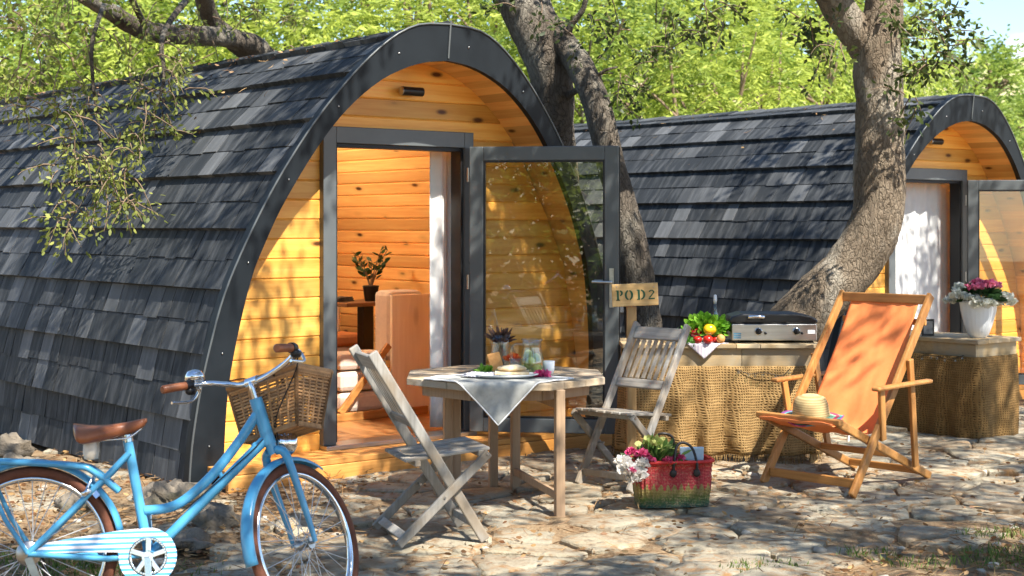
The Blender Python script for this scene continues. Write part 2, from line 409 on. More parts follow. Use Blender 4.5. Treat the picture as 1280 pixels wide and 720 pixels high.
def paving():
    """irregular flagstones: jittered voronoi cells, each a low slab of its own height"""
    rr = random.Random(5); st = {}
    cw, ch = .46, .30
    x0, x1, y0, y1 = -4.4, 6.6, 5.6, 14.0
    nx, ny = int((x1 - x0) / cw), int((y1 - y0) / ch)
    for i in range(-1, nx + 1):
        for j in range(-1, ny + 1):
            st[i, j] = (x0 + (i + .5 + rr.uniform(-.46, .46) + (.5 if j % 2 else 0)) * cw, y0 + (j + .5 + rr.uniform(-.46, .46)) * ch)
    mb = MB()
    for i in range(nx):
        for j in range(ny):
            cx_, cy_ = st[i, j]
            # dirt patches where no stone lies: lower right corner and left under the bicycle
            if cx_ > .9 and cy_ < min(8.5, 6.85 + .85 * (cx_ - 1.2)) + .3 * mnoise.noise(Vector((cx_ * 1.4, cy_, 0))): continue
            if cx_ < -1.0 and rr.random() < .62: continue
            if rr.random() < -.0: continue
            poly = [(cx_ - .6, cy_ - .6), (cx_ + .6, cy_ - .6), (cx_ + .6, cy_ + .6), (cx_ - .6, cy_ + .6)]
            for di in range(-2, 3):
                for dj in range(-2, 3):
                    if (di, dj) == (0, 0) or (i + di, j + dj) not in st: continue
                    ox, oy = st[i + di, j + dj]; mx, my = (cx_ + ox) / 2, (cy_ + oy) / 2
                    dx, dy = ox - cx_, oy - cy_; l = math.hypot(dx, dy); dx /= l; dy /= l
                    mx -= dx * .007; my -= dy * .007
                    q = []
                    for a in range(len(poly)):
                        A, B = poly[a], poly[(a + 1) % len(poly)]
                        da = (A[0] - mx) * dx + (A[1] - my) * dy; db = (B[0] - mx) * dx + (B[1] - my) * dy
                        if da <= 0: q.append(A)
                        if da * db < 0:
                            t = da / (da - db); q.append((A[0] + (B[0] - A[0]) * t, A[1] + (B[1] - A[1]) * t))
                    poly = q
                    if len(poly) < 3: break
                if len(poly) < 3: break
            if len(poly) < 3: continue
            # roughen the outline
            out = []
            for a in range(len(poly)):
                A, B = poly[a], poly[(a + 1) % len(poly)]; L = math.hypot(B[0] - A[0], B[1] - A[1]); k = max(1, int(L / .07))
                for q in range(k):
                    t = q / k; x = A[0] + (B[0] - A[0]) * t; y = A[1] + (B[1] - A[1]) * t
                    g = .022 * mnoise.noise(Vector((x * 9, y * 9, 2)))
                    f = 1 - .012 * (1 if q == 0 else 0) * 4
                    out.append((cx_ + (x - cx_) * f * (1 + g * 3), cy_ + (y - cy_) * f * (1 + g * 3)))
            top = rr.uniform(-.012, .014); tx, ty = rr.uniform(-.05, .05), rr.uniform(-.06, .06); tint = rr.uniform(-1, 1)
            zz = lambda x, y, d: gz(x, y) + top + tx * (x - cx_) + ty * (y - cy_) + d + .006 * mnoise.noise(Vector((x * 14, y * 14, 7)))
            n = len(out); vs = []
            vs += [(x, y, gz(x, y) - .06) for x, y in out]
            vs += [(x, y, zz(x, y, -.008)) for x, y in out]
            ins = lambda x, y, k: (cx_ + (x - cx_) * k, cy_ + (y - cy_) * k)
            for k, d in ((.965, 0), (.6, .002)):
                vs += [(*ins(x, y, k), zz(*ins(x, y, k), d)) for x, y in out]
            vs.append((cx_, cy_, zz(cx_, cy_, .005)))
            fs = []
            for l in range(3):
                for a in range(n): fs.append((l * n + a, l * n + (a + 1) % n, (l + 1) * n + (a + 1) % n, (l + 1) * n + a))
            for a in range(n): fs.append((3 * n + a, 3 * n + (a + 1) % n, 4 * n))
            mb.add(vs, fs, tint, True); k0 = len(mb.s) - len(fs)
            for a in range(k0, k0 + 2 * n): mb.s[a] = False
    m, nt, outn = newmat('limestone_flags')
    p = N(nt, 'ShaderNodeBsdfPrincipled', Roughness=.85); nt.links.new(p.outputs[0], outn.inputs[0]); p.inputs['Specular IOR Level'].default_value = .2
    at = N(nt, 'ShaderNodeAttribute', attribute_name='tint'); v = coords(nt, (1, 1, 1))
    cc = mixc(nt, ramp(nt, at.outputs['Fac'], -.6, .9), (.29, .265, .205), (.45, .385, .265))
    cc = mixc(nt, ramp(nt, noise_(nt, v, 3.4, 7, .7), .44, .62), cc, (.55, .50, .38))
    cc = mixc(nt, ramp(nt, noise_(nt, v, 7, 7, .7, 1.), .50, .64), cc, (.36, .20, .085))
    cc = mixc(nt, ramp(nt, noise_(nt, v, 11, 6, .7, .6), .56, .70), cc, (.10, .08, .06))
    cc = mixc(nt, math_(nt, 'MULTIPLY', ramp(nt, noise_(nt, v, 70, 3, .6), .5, .75), .5), cc, (.24, .20, .15))
    cc = mixc(nt, math_(nt, 'MULTIPLY', ramp(nt, noise_(nt, v, 1.7, 8, .72), .49, .63), .8), cc, (.25, .165, .09))
    nt.links.new(cc, p.inputs['Base Color'])
    b = N(nt, 'ShaderNodeBump', Strength=1., Distance=.028); nt.links.new(math_(nt, 'ADD', noise_(nt, v, 13, 8, .72), math_(nt, 'MULTIPLY', noise_(nt, v, 95, 5, .7), .4)), b.inputs['Height'])
    nt.links.new(b.outputs[0], p.inputs['Normal'])
    structure(mb.build('paving', m))
paving()

# ------------------------------------------------------------------ the camping pods
ZO = [0, .25, .54, .83, 1.17, 1.5, 1.85, 2.2, 2.45, 2.62, 2.76, 2.85, 2.90, 2.915]
WO = [1.73, 1.725, 1.695, 1.645, 1.56, 1.425, 1.245, 1.02, .82, .66, .50, .36, .22, 0]
ZI = [0, .52, .87, 1.26, 1.5, 1.75, 2.1, 2.34, 2.52, 2.62, 2.67, 2.69]
WI = [1.51, 1.51, 1.47, 1.39, 1.30, 1.18, .96, .76, .54, .34, .17, 0]
def smooth_prof(Z, W, n=44):
    P, _ = catmull([Vector((w, 0, z)) for z, w in zip(Z, W)], [0] * len(Z), 12)
    d = [0]
    for a, b in zip(P, P[1:]): d.append(d[-1] + (b - a).length)
    S = np.linspace(0, d[-1], n)
    return np.interp(S, d, [p.x for p in P]), np.interp(S, d, [p.z for p in P]), d[-1], (np.array(d), np.array([p.x for p in P]), np.array([p.z for p in P]))
OX, OZ, OLEN, OTAB = smooth_prof(ZO, WO)
IX, IZ, ILEN, ITAB = smooth_prof(ZI, WI)
wi_at = lambda z: float(np.interp(z, ITAB[2], ITAB[1]))
RAKE = .11; PLEN = 8.6
def arc_pt(s, off=0.):
    off -= .030
    d, X, Z = OTAB
    x = np.interp(s, d, X); z = np.interp(s, d, Z)
    e = .04; x1, z1 = np.interp(min(s + e, d[-1]), d, X), np.interp(min(s + e, d[-1]), d, Z); x0, z0 = np.interp(max(s - e, 0), d, X), np.interp(max(s - e, 0), d, Z)
    tx, tz = x1 - x0, z1 - z0; l = math.hypot(tx, tz) or 1
    return x + tz / l * off, z - tx / l * off      # normal = (tz,-tx): outwards
def plank_wall(mb, y, hole, width_at, ztop, ph=.128, z0=0.0, rr=random):
    z = z0
    while z < ztop - .01:
        z1 = min(z + ph, ztop)
        if hole:
            for hb_ in hole[2:]:
                if z + .004 < hb_ < z1 - .004: z1 = hb_
        wa, wb = width_at(z), width_at(z1)
        segs = [(-wa, wa, -wb, wb)]
        if hole and z1 > hole[2] + .001 and z < hole[3] - .001:
            segs = [(-wa, hole[0], -wb, hole[0]), (hole[1], wa, hole[1], wb)]
        for (a0, a1, b0, b1) in segs:
            c = .008; t = rr.uniform(-1, 1)
            vs = [(a0, y + c, z), (a1, y + c, z), (a1, y, z + c), (a0, y, z + c), (b0, y, z1 - c), (b1, y, z1 - c), (b0, y + c, z1), (b1, y + c, z1),
                  (a0, y + .04, z), (a1, y + .04, z), (b0, y + .04, z1), (b1, y + .04, z1)]
            fs = [(0, 1, 2, 3), (3, 2, 5, 4), (4, 5, 7, 6), (8, 10, 11, 9), (0, 3, 4, 6, 10, 8), (1, 9, 11, 7, 5, 2), (0, 8, 9, 1), (6, 7, 11, 10)]
            mb.add(vs, fs, t)
        z = z1
m_lit, _nt, _out = newmat('added_lamp_glow'); _e = N(_nt, 'ShaderNodeEmission', Strength=ADDED_LAMP); _e.inputs[0].default_value = (1, .90, .74, 1); _nt.links.new(_e.outputs[0], _out.inputs[0])
def make_pod(label):
    rr = random.Random(3)
    pod = thing('camping_pod', label, 'camping pod', group='wooden camping pods')
    # roof of stepped shingle panels
    mb = MB(); fy = lambda z: -RAKE * z + .06
    ncourse = 9; cl = OLEN / ncourse
    for sgn in (-1, 1):
        for cidx in range(ncourse):
            for half in (0, 1):
                s0 = cidx * cl + half * cl / 2; s1 = s0 + cl / 2
                xm, zm = arc_pt(s0, 0)
                y = fy(zm) + .0
                yo = rr.uniform(0, .2)
                first = True
                while y < PLEN:
                    wd = rr.choice((.15, .2, .2, .24)) if not first else .05 + yo; first = False
                    y1 = min(y + wd, PLEN)
                    low = (.040 if half == 0 else .018) + rr.choice((0, 0, .004, .006)); hi = (.014 if half == 0 else .006)
                    ds = 0 if half == 0 else (-.009 if rr.random() < .22 else .003)
                    xa, za = arc_pt(max(0, s0 + ds), low); xb, zb = arc_pt(s1, hi); xc, zc = arc_pt(max(0, s0 + ds), -.01)
                    g = .004
                    fa, fb = max(y + g, fy(za)), max(y + g, fy(zb))
                    if y1 - g < fa or y1 - g < fb: y = y1; continue
                    tv = rr.random(); tint = rr.uniform(-1, -.15) if tv < .66 else rr.uniform(-.15, .8)
                    vs = [(sgn * xa, fa, za), (sgn * xa, y1 - g, za), (sgn * xb, y1 - g, zb), (sgn * xb, fb, zb),
                          (sgn * xc, fa, zc), (sgn * xc, y1 - g, zc)]
                    xd, zd = arc_pt(s1, -.012)
                    vs += [(sgn * xd, y1 - g, zd), (sgn * xd, fb, zd)]
                    mb.add(vs, [(0, 1, 2, 3), (0, 4, 5, 1), (1, 5, 6, 2), (0, 3, 7, 4)], tint)
                    y = y1
        vs = []; fs = []
        for k in range(len(OX)):
            x, z = arc_pt(OLEN * k / (len(OX) - 1), -.004); vs += [(sgn * x, fy(z) + .02, z), (sgn * x, PLEN, z)]
        for k in range(len(OX) - 1): fs.append((2 * k, 2 * k + 1, 2 * k + 3, 2 * k + 2))
        mb.add(vs, fs, -1)
    mb.build('roof', m_tile, pod)
    mb = MB(); y = -RAKE * 2.95 + .03; k = 0
    while y < PLEN:
        y1 = min(y + .37, PLEN); z0 = 2.935
        A = [(-.16, y, z0 - .04), (-.15, y, z0 - .018), (0, y, z0 + .022), (.15, y, z0 - .018), (.16, y, z0 - .04), (0, y, z0 + .004)]
        d = .012
        B = [(a, y1 + .04, c - d) for a, b, c in A]
        mb.prism(A, B, rr.uniform(-1, .4)); y = y1
    mb.build('ridge_cap', m_tile, pod)
    # raked arch fascia
    mb = MB(); n = len(OX)
    out = [(-OX[k], OZ[k]) for k in range(n)] + [(OX[k], OZ[k]) for k in range(n - 2, -1, -1)]
    ins = [(-IX[k], IZ[k]) for k in range(n)] + [(IX[k], IZ[k]) for k in range(n - 2, -1, -1)]
    L = len(out); vs = []
    for (x, z) in out:
        k = 1.005; vs.append((x * k, -RAKE * z, z * (k if z > 1 else 1)))
    vs += [(x, -RAKE * z, z) for x, z in ins]
    vs += [(v[0], v[1] + .075, v[2]) for v in vs[:L]] + [(x, -RAKE * z + .05, z) for x, z in ins]
    fs = []
    for k in range(L - 1):
        fs += [(k, k + 1, L + k + 1, L + k), (2 * L + k, 3 * L + k, 3 * L + k + 1, 2 * L + k + 1), (k, 2 * L + k, 2 * L + k + 1, k + 1), (L + k, L + k + 1, 3 * L + k + 1, 3 * L + k)]
    mb.add(vs, fs)
    fas = mb.build('fascia', m_anth, pod)
    mb = MB(); mb.tube([(v[0], v[1] - .001, v[2]) for v in vs[:L]], .007, 6); mb.build('edge_trim', m_frame, fas)
    mb = MB()
    zz = (2.70 + 2.96) / 2
    mb.box((0, -RAKE * zz - .003, zz), (.012, .006, .25), Matrix.Rotation(RAKE, 3, 'X')); mb.build('joint_strip', m_frame, fas); mb = MB()
    for k in range(3, L - 3, 7):
        mb = MB()
        x = (out[k][0] + ins[k][0]) / 2; z = (out[k][1] + ins[k][1]) / 2
        mb.blob((x, -RAKE * z - .002, z), .006, 0, 0, 8); mb.build('screw', m_steel, fas)
    # soffit boards inside the overhang
    mb = MB()
    for k in range(L - 1):
        (x0, z0), (x1, z1) = ins[k], ins[k + 1]; e = 1.012
        mb.add([(x0 * e, -RAKE * z0 + .02, z0 * e), (x1 * e, -RAKE * z1 + .02, z1 * e), (x1 * e, .2, z1 * e), (x0 * e, .2, z0 * e)], [(0, 1, 2, 3)], rr.uniform(-1, 1))
    mb.build('soffit', m_pine_y, pod)
    # front wall of horizontal planks
    mb = MB(); plank_wall(mb, .15, (-.68, .48, .10, 2.2), lambda z: max(0, float(np.interp(z, OTAB[2], OTAB[1])) - .11), 2.83, rr=rr)
    mb.build('front_wall', m_pine, pod)
    mb = MB(); plank_wall(mb, PLEN - .05, (-.9, .9, .75, 2.2), lambda z: float(np.interp(z, OTAB[2], OTAB[1])) - .01, 2.93, rr=rr)
    mb.build('back_wall', m_pine, pod)
    # pine lining along the inside
    mb = MB(); Lb = ILEN / 30
    d, X, Z = ITAB
    for sgn in (-1, 1):
        for k in range(30):
            a, b = k * Lb, (k + 1) * Lb; t = rr.uniform(-1, 1)
            q = []
            for s, o in ((a, .016), (a + .010, 0), (b - .010, 0), (b, .016)):
                q.append((np.interp(s, d, X) + o, np.interp(s, d, Z)))
            vs = [(sgn * x, y, z) for x, z in q for y in (.205, PLEN - .06)]
            mb.add(vs, [(2 * i, 2 * i + 1, 2 * i + 3, 2 * i + 2) for i in range(3)], t)
    mb.build('lining', m_pine_y, pod)
    mb = MB()
    for k in range(16):
        x = -1.5 + k * .1875; mb.bx(x, x + .184, .24, PLEN - .1, .02, .13 + .0003 * (k % 2), rr.uniform(-1, 1))
    mb.build('floor', wood_floor, pod, bev=.002)
    # door frame, threshold
    mb = MB()
    mb.bx(-.72, -.62, .10, .22, .15, 2.25); mb.bx(.44, .52, .10, .22, .15, 2.25); mb.bx(-.62, .44, .10, .22, 2.14, 2.25)
    fr = mb.build('door_frame', m_frame, pod, bev=.004)
    mb = MB(); mb.bx(.42, .438, .12, .235, .165, 2.135); mb.bx(-.618, -.602, .12, .235, .165, 2.135); mb.bx(-.60, .418, .12, .235, 2.115, 2.137); mb.build('seal', m_anth_dark, fr)
    mb = MB(); mb.bx(-.72, .52, .06, .25, .121, .149); mb.build('threshold', m_steel, pod, bev=.003)
    # opened glazed door, hinged on the right jamb
    ang = R(-8.2) - R(39.0)
    Rz = Matrix.Rotation(ang, 3, 'Z'); hp = Vector((.475, .075, 0))
    W_, z0, z1, fw, th = 1.045, .155, 2.146, .098, .06
    def leafpt(x, y, z): return Rz @ Vector((x, y, z)) + hp
    mb = MB()
    def lb(m_, x0, x1, y0, y1, a, b): m_.box(leafpt((x0 + x1) / 2, (y0 + y1) / 2, (a + b) / 2), (x1 - x0, y1 - y0, b - a), Rz)
    lb(mb, 0, fw, -th, 0, z0, z1); lb(mb, W_ - fw, W_, -th, 0, z0, z1); lb(mb, fw, W_ - fw, -th, 0, z1 - fw, z1); lb(mb, fw, W_ - fw, -th, 0, z0, z0 + fw)
    dr = mb.build('door', m_frame, pod, bev=.005)
    mb = MB()
    for (a0, a1, b0, b1) in ((fw, fw + .012, z0 + fw, z1 - fw), (W_ - fw - .012, W_ - fw, z0 + fw, z1 - fw), (fw + .012, W_ - fw - .012, z1 - fw - .012, z1 - fw), (fw + .012, W_ - fw - .012, z0 + fw, z0 + fw + .012)):
        lb(mb, a0, a1, -th + .004, -.004, b0, b1)
    lb(mb, W_ + .001, W_ + .006, -th + .012, -.012, z0 + .01, z1 - .01)
    mb.build('seal', m_anth_dark, dr)
    mb = MB(); lb(mb, fw + .012, W_ - fw - .012, -.036, -.026, z0 + fw + .012, z1 - fw - .012)
    mb.build('pane', m_glass, dr)
    mb = MB(); hx = W_ - .05
    lb(mb, hx - .014, hx + .016, -th - .010, -th - .001, 1.03, 1.30)
    mb.tube([leafpt(hx, -th - .009, 1.205), leafpt(hx, -th - .05, 1.205), leafpt(hx - .02, -th - .055, 1.205), leafpt(hx - .13, -th - .055, 1.208)], .010, 10, sm=3)
    lb(mb, hx - .014, hx + .016, .001, .010, 1.03, 1.30)
    mb.tube([leafpt(hx, .009, 1.205), leafpt(hx, .05, 1.205), leafpt(hx - .02, .055, 1.205), leafpt(hx - .13, .055, 1.208)], .010, 10, sm=3)
    mb.build('handle', m_steel, dr)
    for zz in (.45, 1.2, 1.95):
        mb = MB(); c = leafpt(-.012, -.03, zz); mb.tube([c - Vector((0, 0, .05)), c + Vector((0, 0, .05))], .011, 10)
        mb.build('hinge', m_steel, dr)
    # step in front of the door: three boards on a beam
    mb = MB()
    for k in range(3):
        y = -.232 + k * .127; mb.bx(-1.62, 1.72, y, y + .122, .085, .12, rr.uniform(-1, 1))
    mb.bx(-1.6, 1.7, -.238, -.20, -.03, .082, .4)
    mb.build('step', m_pine_plain, pod, bev=.004)
    # wall lamp: short black cylinder lying on the wall
    mb = MB(); mb.bx(-.06, .0, .10, .149, 2.49, 2.53); lamp = mb.build('wall_lamp', m_black, pod)
    mb = MB(); mb.tube([(-.115, .075, 2.51), (.055, .075, 2.51)], .031, 18); mb.build('lamp_shade', m_black, lamp)
    mb = MB(); mb.lathe([(0, 0), (.024, 0), (.029, .002), (.030, .006)], 18, (-.122, .075, 2.51), axis=Matrix.Rotation(R(90), 3, 'Y')); mb.build('lamp_ring', m_steel, lamp)
    mb = MB(); mb.lathe([(0, 0), (.02, 0), (.02, .05), (0, .05)], 16, (-.15, 2.2, 2.60)); cl_ = mb.build('added_ceiling_lamp', m_black, pod)  # lamp added out of sight to brighten the room behind the door
    mb = MB(); mb.lathe([(0, -.10), (.09, -.08), (.125, 0), (.09, .07), (0, .09)], 20, (-.15, 2.2, 2.50)); mb.build('added_lit_globe', m_lit, cl_)
    # unseen rear window, added to let daylight into the room
    mb = MB(); mb.bx(-.9, -.84, PLEN - .07, PLEN, .75, 2.2); mb.bx(.84, .9, PLEN - .07, PLEN, .75, 2.2); mb.bx(-.84, .84, PLEN - .07, PLEN, 2.14, 2.2); mb.bx(-.84, .84, PLEN - .07, PLEN, .75, .81)
    wn = mb.build('added_rear_window', m_frame, pod, bev=.004)
    mb = MB(); mb.bx(-.84, .84, PLEN - .04, PLEN - .03, .81, 2.14); mb.build('pane', m_glass, wn)
    return pod
wood_floor = wood('varnished_floor_boards', (.34, .16, .055), (.24, .10, .032), 1, tint=.25, rough=.35, knots=2.5)
A39 = R(39.0)
POD1 = (-.6118, 10.3321, 0); POD2 = (4.14, 14.55, -.11)
pod1 = make_pod('wooden camping pod with arched dark tiled roof and open glass door, behind the table')
pod1.location = POD1; pod1.rotation_euler = (0, 0, A39)
pod2 = dup(pod1, POD2, A39, 'wooden camping pod behind the bent tree trunk, a white curtain filling its doorway')
def podw(x, y, z=0, P=POD1):
    c, s = math.cos(A39), math.sin(A39); return Vector((P[0] + c * x - s * y, P[1] + s * x + c * y, P[2] + z))

m_curtain = M('curtain_lit', (.84, .83, .80), (.78, .77, .74), 10, rough=.9, spec=.1)  # lighter copy of the curtain cloth, brightness put into the colour
def curtain(name, P, x0, x1, y, z0, z1, label, folds):
    mb = MB(); n = 60; m_ = 8; vs = []; fs = []
    for j in range(m_ + 1):
        for i in range(n + 1):
            t = i / n; z = z0 + (z1 - z0) * j / m_
            vs.append((x0 + (x1 - x0) * t, y + (.020 if folds < 4 else .011) * math.sin(t * folds * 6.283 + .8 * math.sin(t * 9)) + .004 * math.sin(t * folds * 2.3 * 6.28 + j * .2), z))
    for j in range(m_):
        for i in range(n): fs.append((j * (n + 1) + i, j * (n + 1) + i + 1, (j + 1) * (n + 1) + i + 1, (j + 1) * (n + 1) + i))
    mb.add(vs, fs, 0, True)
    o = mb.build('curtain', m_curtain if folds < 4 else m_curtain_shaded); o.modifiers.new('solid', 'SOLIDIFY').thickness = .003
    return tag(o, label, 'curtain', loc=P, rz=A39)
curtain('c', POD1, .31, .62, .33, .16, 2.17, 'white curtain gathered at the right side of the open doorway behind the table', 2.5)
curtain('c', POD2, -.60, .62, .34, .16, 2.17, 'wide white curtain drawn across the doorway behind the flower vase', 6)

# furniture seen through the door
def rp(x, y, z=.1303): return podw(x, y, z)
b = thing('sofa_seat', 'beige cushioned seat with a wooden end panel inside the pod doorway', 'seat', rp(.62, 1.25), A39)
mb = MB(); mb.bx(-.02, .34, -.02, .01, .02, .93, .3); mb.build('end_panel', wood('sofa_end_panel', (.84, .72, .54), (.74, .60, .42), 2, knots=3., tint=.2), b, bev=.004)
mb = MB(); mb.bx(-.02, .30, .015, .24, .42, .96); mb.build('back_cushion', m_beige, b, bev=.04)
for k, (za, zb) in enumerate(((.05, .2), (.21, .36), (.37, .50))):
    mb = MB(); mb.bx(-.46, -.03, .03, .26, za, zb); mb.build('cushion', m_beige, b, bev=.035)
mb = MB(); mb.bx(-.58, .30, -.05, -.02, 0, .06); mb.bar((-.50, -.035, .06), (-.06, -.035, .55), .03, .05); mb.build('base_frame', m_teak, b, bev=.004)
t = thing('dining_table', 'small brown table with one black leg inside the pod doorway', 'table', rp(.98, 2.25), A39)
mb = MB(); mb.bx(-.30, .26, -.25, .25, .80, .832); mb.build('tabletop', wood('table_brown', (.20, .10, .05), (.14, .065, .03), 0), t, bev=.005)
mb = MB(); mb.bx(-.0, .10, -.05, .05, .02, .80); mb.bx(-.12, .22, -.2, .2, 0, .02); mb.build('leg', m_black, t, bev=.004)
b = thing('bench_seat', 'low orange brown bench seat beyond the small table inside the pod', 'bench', rp(.98, 2.82), A39)
mb = MB(); mb.bx(-.30, .30, -.18, .18, 0, .42); mb.build('base', m_beige, b, bev=.01)
mb = MB(); mb.bx(-.31, .31, -.19, .19, .422, .53); mb.build('cushion', M('terracotta_cushion', (.50, .20, .07), (.44, .17, .06), 30, rough=.9), b, bev=.03)
mb = MB(); mb.bx(-.30, .30, .19, .27, .0, .78); mb.build('backrest', m_beige, b, bev=.03)
pl = thing('potted_plant', 'small dark leafy plant in a black pot on the brown table', 'plant', rp(1.05, 2.2, .13 + .833), A39)
mb = MB(); mb.lathe([(.0, 0), (.05, 0), (.068, .12), (.072, .125), (.064, .13), (.06, .115), (0, .11)], 20); mb.build('pot', m_black, pl)
mb = MB()
C = []; D = []
for k in range(7):
    a = k * 2.4; ln = .22 + .05 * (k % 3); tip = Vector((math.cos(a) * .14, math.sin(a) * .14, .11 + ln))
    mb.tube([(0, 0, .10), (tip.x * .35, tip.y * .35, .10 + ln * .5), tip], [.007, .005, .003], 6, sm=4)
    for q in range(9):
        t_ = .35 + q * .08; p = Vector((0, 0, .10)).lerp(tip, t_); C.append(p); D.append((math.cos(q * 2.2 + k), math.sin(q * 2.2 + k), .55))
mb.build('stem', m_twig, pl)
leaves('foliage', C, D, .075, .034, leafmat('zz_leaf', (.018, .04, .014), (.03, .07, .02), trans=.1, rough=.35), pl)
mb = MB()
for k in range(3): mb.box((0, 0, .008 + k * .012), (.2 - k * .01, .14, .011), Matrix.Rotation(.2 * k, 3, 'Z'))
tag(mb.build('magazine_stack', M('dark_paper', (.05, .05, .055), (.12, .11, .10), 40, rough=.6), bev=.001), 'small pile of dark magazines on the brown table beside the pot', 'magazines', loc=rp(.82, 2.32, .13 + .833), rz=A39)

# ------------------------------------------------------------------ folding chairs
def folding_chair(label):
    t = thing('folding_chair', label, 'chair', group='weathered folding garden chairs')
    top = Vector((-.36, 0, .96)); ft = Vector((.225, 0, 0))
    on = lambda z, y=0: Vector((ft.x + (top.x - ft.x) * z / .96, y, z))
    for sy in (-1, 1):
        mb = MB(); mb.bar(on(0, sy * .20), on(.96, sy * .20), .026, .052, tint=random.uniform(-1, 1)); mb.build('upright', m_grey_z, t, bev=.006)
        mb = MB(); mb.bar((-.235, sy * .232, .012), (.235, sy * .232, .445), .024, .045, tint=random.uniform(-1, 1)); mb.build('leg', m_grey_z, t, bev=.006)
    mb = MB()
    for k in range(7):
        y = -.177 + k * .059; mb.bar((-.19, y, .418), (.25, y, .462), .05, .016, tint=random.uniform(-1, 1))
    mb.bar((.20, -.215, .44), (.20, .215, .44), .03, .03, side=(1, 0, 0)); mb.bar((-.13, -.215, .405), (-.13, .215, .405), .03, .03, side=(1, 0, 0))
    mb.build('seat', m_grey_x, t, bev=.004)
    nrm = Vector((.96, 0, .585)).normalized()
    m_rail = wood('weathered_wood_rail', (.38, .355, .31), (.205, .19, .165), 1, tint=.25, rough=.8, fine=70, bump=.5)
    for zz, hh, tt in ((.90, .085, .2), (.60, .06, -.3)):
        mb = MB(); mb.bar(on(zz, -.187), on(zz, .187), hh, .022, side=(on(1) - on(0)), tint=tt); mb.build('back_rail', m_rail, t, bev=.006)
    for k in range(7):
        mb = MB(); y = -.141 + k * .047; mb.bar(on(.63, y), on(.86, y), .026, .012, tint=random.uniform(-1, 1)); mb.build('back_slat', m_grey_z, t, bev=.003)
    mb = MB(); mb.bar((-.20, -.22, .048), (-.20, .22, .048), .045, .02, side=(1, 0, .9)); mb.build('stretcher', m_grey_x, t, bev=.004)
    mb = MB(); mb.bar((.185, -.19, .075), (.185, .19, .075), .02, .04, side=(1, 0, 0)); mb.build('stretcher', m_grey_x, t, bev=.004)
    for sy in (-1, 1):
        mb = MB(); mb.tube([(.0, sy * .18, .232), (.0, sy * .248, .232)], .006, 8); mb.build('bolt', m_steel, t)
        mb = MB(); mb.tube([(.225, sy * .20, .44), (.225, sy * .248, .44)], .007, 8); mb.build('bolt', m_steel, t)
    return t
ch = folding_chair('weathered grey folding chair seen from its side, closest to the blue bicycle')
ch.location = (-.415, 7.77, .012); ch.rotation_euler = (0, 0, R(19.6))
dup(ch, (.705, 9.345, .012), R(-133), 'weathered grey folding chair behind the red and green basket, slatted back towards the wooden sign')

# ------------------------------------------------------------------ table
TB = (-.04, 8.80, .01)
t = thing('garden_table', 'faded octagonal wooden garden table with a grey cloth over its front edge', 'table', TB)
mb = MB()
def octo(r, rot=22.5): return [(r * math.cos(R(45 * k + rot)), r * math.sin(R(45 * k + rot))) for k in range(8)]
# boards of the top, clipped to the octagon
def clip_y(poly, a, b):
    for lim, sg in ((a, 1), (b, -1)):
        q = []
        for i in range(len(poly)):
            A, B = poly[i], poly[(i + 1) % len(poly)]; da, db = sg * (A[1] - lim), sg * (B[1] - lim)
            if da >= 0: q.append(A)
            if da * db < 0: u_ = da / (da - db); q.append((A[0] + (B[0] - A[0]) * u_, lim))
        poly = q
    return poly
oc = octo(.605, 24)
for k in range(9):
    a = -.6 + k * .1333; pg = clip_y(oc, a + .003, a + .1303)
    if len(pg) > 2: mb.prism([(x, y, .688) for x, y in pg], [(x, y, .728) for x, y in pg], random.uniform(-1, 1))
mb.build('tabletop', m_tab, t, bev=.004)
mb = MB(); q = octo(.50, 24)
for k in range(8): mb.bar((*q[k], .655), (*q[(k + 1) % 8], .655), .022, .06, side=(q[k][0], q[k][1], 0))
mb.build('apron', m_tableg, t, bev=.003)
LG = [(.30, -.49, -.01), (.06, .42, -.01), (-.34, .22, -.01), (-.075, .50, -.01), (-.295, .275, -.01), (-.36, -.05, .0)]
for k, (x, y, z) in enumerate(LG[:5]):
    mb = MB(); mb.box((x, y, .335), (.052, .052, .71), Matrix.Rotation(R(14), 3, 'Z'), random.uniform(-.6, 1)); mb.build('leg', m_tableg, t, bev=.005)
for a, b_, sd_ in (((.30, -.46, .10), (.06, .39, .10), (1, 0, 0)), ((.30, -.46, .60), (.06, .39, .60), (1, 0, 0)), ((-.34, .22, .585), (-.075, .50, .585), (1, -1, 0))):
    mb = MB(); mb.bar(a, b_, .022, .045, side=sd_); mb.build('stretcher', m_tableg, t, bev=.003)
